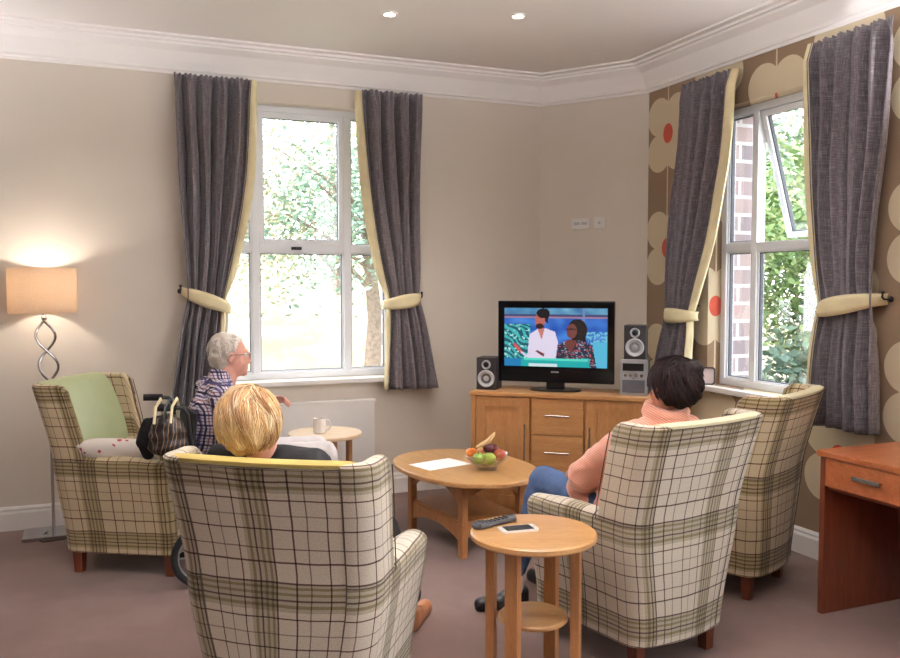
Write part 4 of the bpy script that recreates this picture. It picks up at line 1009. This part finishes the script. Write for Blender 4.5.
# --- dark haired woman
do_ = V(.76, 3.50, 0); dw = empty('person', do_, label='woman with dark pinned-up hair, pink ribbed jumper and jeans', cat='person')
f2 = V(-.54, .842, 0); r2 = V(.842, .54, 0)
hr = rot_to(math.radians(112), .02, .03); hc = V(.893, 3.42, 1.085); hp, hq = headprims(hc, hr, .96)
base = V(.85, 3.43, 0); top = V(.875, 3.42, .955)
sR, sL = base + r2 * .16 + V(0, 0, .89), base - r2 * .165 + V(0, 0, .885); eR, eL = V(.92, 3.74, .68), V(.565, 3.53, .70); wR, wL = V(.63, 3.74, .69), V(.62, 3.72, .66)
hc2 = V(.775, 3.50, .55); hipR, hipL = hc2 + r2 * .09, hc2 - r2 * .09; kL, kR = V(.44, 3.915, .58), V(.59, 4.02, .54); aL, aR = V(.30, 3.89, .12), V(.50, 4.10, .10)
body = hp + [('c', hc + V(-.01, 0, -.06), .048, top, .052), ('c', top, .055, hc2, .09), ('c', top + V(0, 0, -.05), .05, sR, .042), ('c', top + V(0, 0, -.05), .05, sL, .042), ('c', sR, .04, eR, .034), ('c', eR, .034, wR, .024), ('c', sL, .04, eL, .034), ('c', eL, .034, wL, .024),
    ('c', hipR, .08, kR, .05), ('c', hipL, .08, kL, .05), ('c', kR, .048, aR, .032), ('c', kL, .048, aL, .032), ('c', hipR, .08, hipL, .08)] + hand(wR, V(-1, .1, -.1), V(0, .3, 1), .92, .6, 1) + hand(wL, V(.9, .6, -.1), V(0, 0, 1), .92, .6, -1)
blob('body', body, 'skin2', dw, .0065, 5, do_)
tp = [('e', base + V(0, .01, .72), (.20, .145, .24), RZ(TH2)), ('c', top + V(0, 0, -.045), .075, sR, .072), ('c', top + V(0, 0, -.045), .075, sL, .072), ('c', sR, .075, eR, .066), ('c', sL, .076, eL, .072), ('c', eR, .064, eR.lerp(wR, .95), .046), ('c', eL, .07, eL.lerp(wL, .9), .05),
    ('c', hc2 + r2 * .05, .15, base + V(0, 0, .75), .14), ('c', hc2 - r2 * .05, .15, base + V(0, 0, .75), .14), ('e', hc2 + f2 * .14 + V(0, 0, .02), (.19, .12, .09), RZ(TH2))]
tp += [('c', top + V(.07 * math.cos(a), .07 * math.sin(a), .035 + .015 * math.sin(a)), .032, top + V(.07 * math.cos(a + .8), .07 * math.sin(a + .8), .035 + .015 * math.sin(a + .8)), .032) for a in [k * .785 for k in range(8)]]
tp += [('c', top + V(.10 * math.cos(a), .10 * math.sin(a), -.03), .034, top + V(.10 * math.cos(a + .8), .10 * math.sin(a + .8), -.03), .034) for a in [k * .785 for k in range(8)]]
tp += [('e', V(.60, 3.62, .62), (.10, .10, .08), RZ(TH2))]
blob('jumper', tp, 'knit', dw, .008, 5, do_, .008, 11)
blob('jeans', [('c', hipR, .105, kR, .074), ('c', hipL, .105, kL, .078), ('c', kR, .07, aR + V(0, 0, .04), .048), ('c', kL, .074, aL + V(0, 0, .05), .048), ('c', hipR, .11, hipL, .11)], 'denim', dw, .009, 6, do_, .006, 9)
ho = blob('hair', [hp_(0, -.022, .040, .086, .098, .084), hp_(0, -.052, -.004, .080, .066, .070), hp_(.05, -.016, -.01, .034, .046, .046), hp_(-.05, -.016, -.006, .032, .04, .04), hp_(.01, -.075, .085, .052, .045, .04), hp_(.055, -.070, .085, .040, .042, .040), hp_(.075, -.05, .03, .03, .035, .035), hp_(-.035, -.07, .085, .035, .035, .03)], 'brunette', dw, .006, 3, do_, .010, 24)
strands('hair_strands', hc + hr @ V(0, -.028, .02), (.096, .106, .104), hr, ('dark1', 'dark1', 'dark2', 'dark3'), ho, do_, 130, 12, (.15, -.6, .9), (.5, 2.1), (.99, 1.12), .0013, hc.z - .085, .62, .2, 6, .9)
for s in (1, -1):
    mb = MB(); mb.sphere(hq(s * .031, .071, .008) - do_, .0122); mb.build('eye', 'white', dw)
shoe('shoe', V(.335, 3.90, 0), V(.105, 3.84, 0), 'dark', dw, do_); shoe('shoe', V(.52, 4.08, 0), V(.40, 4.28, 0), 'dark', dw, do_)
blob('sock', [('c', V(.305, 3.89, .07), .036, V(.31, 3.89, .16), .04)], 'white', dw, .007, 2, do_)

# ------------------------------------------------------------------ garden
g = MB(); g.b2(-30, 30, 6.9, 45, -.6, -.5); o = g.build('ground', 'lawn', smooth=False); struct(o)
g = MB(); g.b2(3.0, 30, -4, 6.9, -.6, -.5); o = g.build('ground', 'lawn', smooth=False); struct(o)
def leaves(mb, c, r, n, size, rnd, shellk=.5):
    for _ in range(n):
        d = V(rnd.gauss(0, 1), rnd.gauss(0, 1), rnd.gauss(0, 1)).normalized(); k = rnd.uniform(shellk, 1) 
        k *= 1 + .25 * noise.noise(d * 3 + Vector(c))
        p = Vector(c) + V(d.x * r[0], d.y * r[1], d.z * r[2]) * k
        a = V(rnd.gauss(0, 1), rnd.gauss(0, 1), rnd.gauss(0, .6)).normalized(); b = a.orthogonal().normalized(); b = Matrix.Rotation(rnd.random() * 6.28, 3, a) @ b
        s = size * rnd.uniform(.6, 1.3); vs = [mb.bm.verts.new(p + q) for q in (a * s, b * s * .45, -a * s * .9, -b * s * .45)]
        mb.bm.faces.new(vs)
def tree(name, x, y, h, cr, cz, mat, n, size, label, cat='tree', trunk=True, zb=-.5, seed=1, lobes=5):
    rnd = random.Random(seed); e = empty(name, (x, y, zb), label=label, cat=cat, group='plants in the garden outside the windows')
    if trunk:
        mb = MB(); mb.tube([(0, 0, 0), (.1, 0, h * .3), (-.05, .05, h * .6), (.1, 0, h * .85)], [.14, .11, .07, .03], 8)
        for k in range(7):
            a = rnd.random() * 6.28; z0 = h * rnd.uniform(.3, .7); L = cr * rnd.uniform(.6, .95)
            mb.tube([(0, 0, z0), (L * .5 * math.cos(a), L * .5 * math.sin(a), z0 + L * .35), (L * math.cos(a), L * math.sin(a), z0 + L * .6)], [.05, .03, .01], 6)
        mb.build('trunk', 'bark', e)
    mb = MB()
    for k in range(lobes):
        a = 2 * PI * k / lobes + rnd.random(); q = cr * .55 if lobes > 1 else 0
        leaves(mb, V(q * math.cos(a), q * math.sin(a), cz + rnd.uniform(-.3, .3) * cr), (cr * .65, cr * .65, cr * .7 if h > 2 else h * .5), n // lobes, size, rnd, .35)
    mb.build('foliage', mat, e, smooth=False)
# beyond the right window
k = 0
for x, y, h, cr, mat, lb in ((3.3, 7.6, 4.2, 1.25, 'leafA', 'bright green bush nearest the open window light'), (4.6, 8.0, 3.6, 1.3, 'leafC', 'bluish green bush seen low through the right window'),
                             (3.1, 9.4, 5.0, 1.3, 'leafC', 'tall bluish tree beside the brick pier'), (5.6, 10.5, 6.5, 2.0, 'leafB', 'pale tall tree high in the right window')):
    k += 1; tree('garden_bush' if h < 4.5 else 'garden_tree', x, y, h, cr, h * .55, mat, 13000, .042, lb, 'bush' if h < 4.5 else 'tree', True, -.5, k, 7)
for i, (x, y) in enumerate(((3.0, 6.9), (3.7, 6.8), (4.4, 6.5), (3.6, 7.4))):
    tree('garden_shrub', x, y, 1.7, .6, 1.0, 'leafA' if i % 2 else 'leafC', 2600, .06, ['low green shrub at the foot of the brick pier', 'low shrub in the middle of the right window', 'low shrub behind the empty armchair', 'shrub between the two green bushes'][i], 'shrub', False, -.5, 20 + i, 4)
# beyond the left window
rows = []
for i in range(41):
    y = 10 + i * .35; rows.append([(x, y + .4 * noise.noise(V(x * .4, 0, 2)), -.55 + 2.6 * sm((y - 10) / 9) + .25 * noise.noise(V(x * .6, y * .6, 0))) for x in frange(-14, 6, 60)])
m = Mt('scrub_bank'); f = m.noise(m.coord(), 1.3, 6, .75); m.base(m.ramp(f, [(.3, col((112, 116, 96))), (.5, col((150, 136, 112))), (.62, col((180, 168, 146))), (.75, col((140, 156, 162)))])).set(.95)
mb = MB(); mb.grid(rows); struct(mb.build('hill', m.m))
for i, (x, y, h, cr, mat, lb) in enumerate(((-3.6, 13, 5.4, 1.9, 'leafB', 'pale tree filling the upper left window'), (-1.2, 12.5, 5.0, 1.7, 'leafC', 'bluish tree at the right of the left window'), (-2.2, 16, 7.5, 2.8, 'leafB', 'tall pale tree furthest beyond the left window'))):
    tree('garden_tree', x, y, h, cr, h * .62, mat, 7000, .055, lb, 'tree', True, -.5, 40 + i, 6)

# ------------------------------------------------------------------ light
w = bpy.data.worlds.new('sky'); sc.world = w; w.use_nodes = True; nt = w.node_tree; bg = nt.nodes['Background']
tc = nt.nodes.new('ShaderNodeTexCoord'); sp = nt.nodes.new('ShaderNodeSeparateXYZ'); nt.links.new(tc.outputs['Generated'], sp.inputs[0])
rp = nt.nodes.new('ShaderNodeValToRGB'); nt.links.new(sp.outputs[2], rp.inputs[0]); rp.color_ramp.elements[0].position = 0; rp.color_ramp.elements[0].color = (.96, .97, 1.0, 1); rp.color_ramp.elements[1].position = .8; rp.color_ramp.elements[1].color = (.80, .90, 1, 1)
nt.links.new(rp.outputs[0], bg.inputs[0]); bg.inputs[1].default_value = 4.6
ld = bpy.data.lights.new('sun', 'SUN'); ld.energy = 3.0; ld.angle = math.radians(6); ld.color = (1, .96, .9)
lo = bpy.data.objects.new('sun', ld); COL.objects.link(lo); lo.rotation_euler = (math.radians(42), 0, math.radians(-20))

# ------------------------------------------------------------------ camera
cd_ = bpy.data.cameras.new('camera'); cd_.sensor_width = 36; cd_.lens = 34; cd_.clip_end = 200
co = bpy.data.objects.new('camera', cd_); COL.objects.link(co); co.location = (0, 0, 1.5)
co.rotation_euler = (PI / 2 - math.atan(44 / 850), 0, 0); sc.camera = co
sc.view_settings.view_transform = 'Standard'; sc.view_settings.look = 'None'; sc.view_settings.gamma = 1; sc.view_settings.exposure = 1.10
sc.view_settings.use_curve_mapping = False
sc.cycles.use_denoising = True; sc.cycles.max_bounces = 8; sc.cycles.transparent_max_bounces = 12
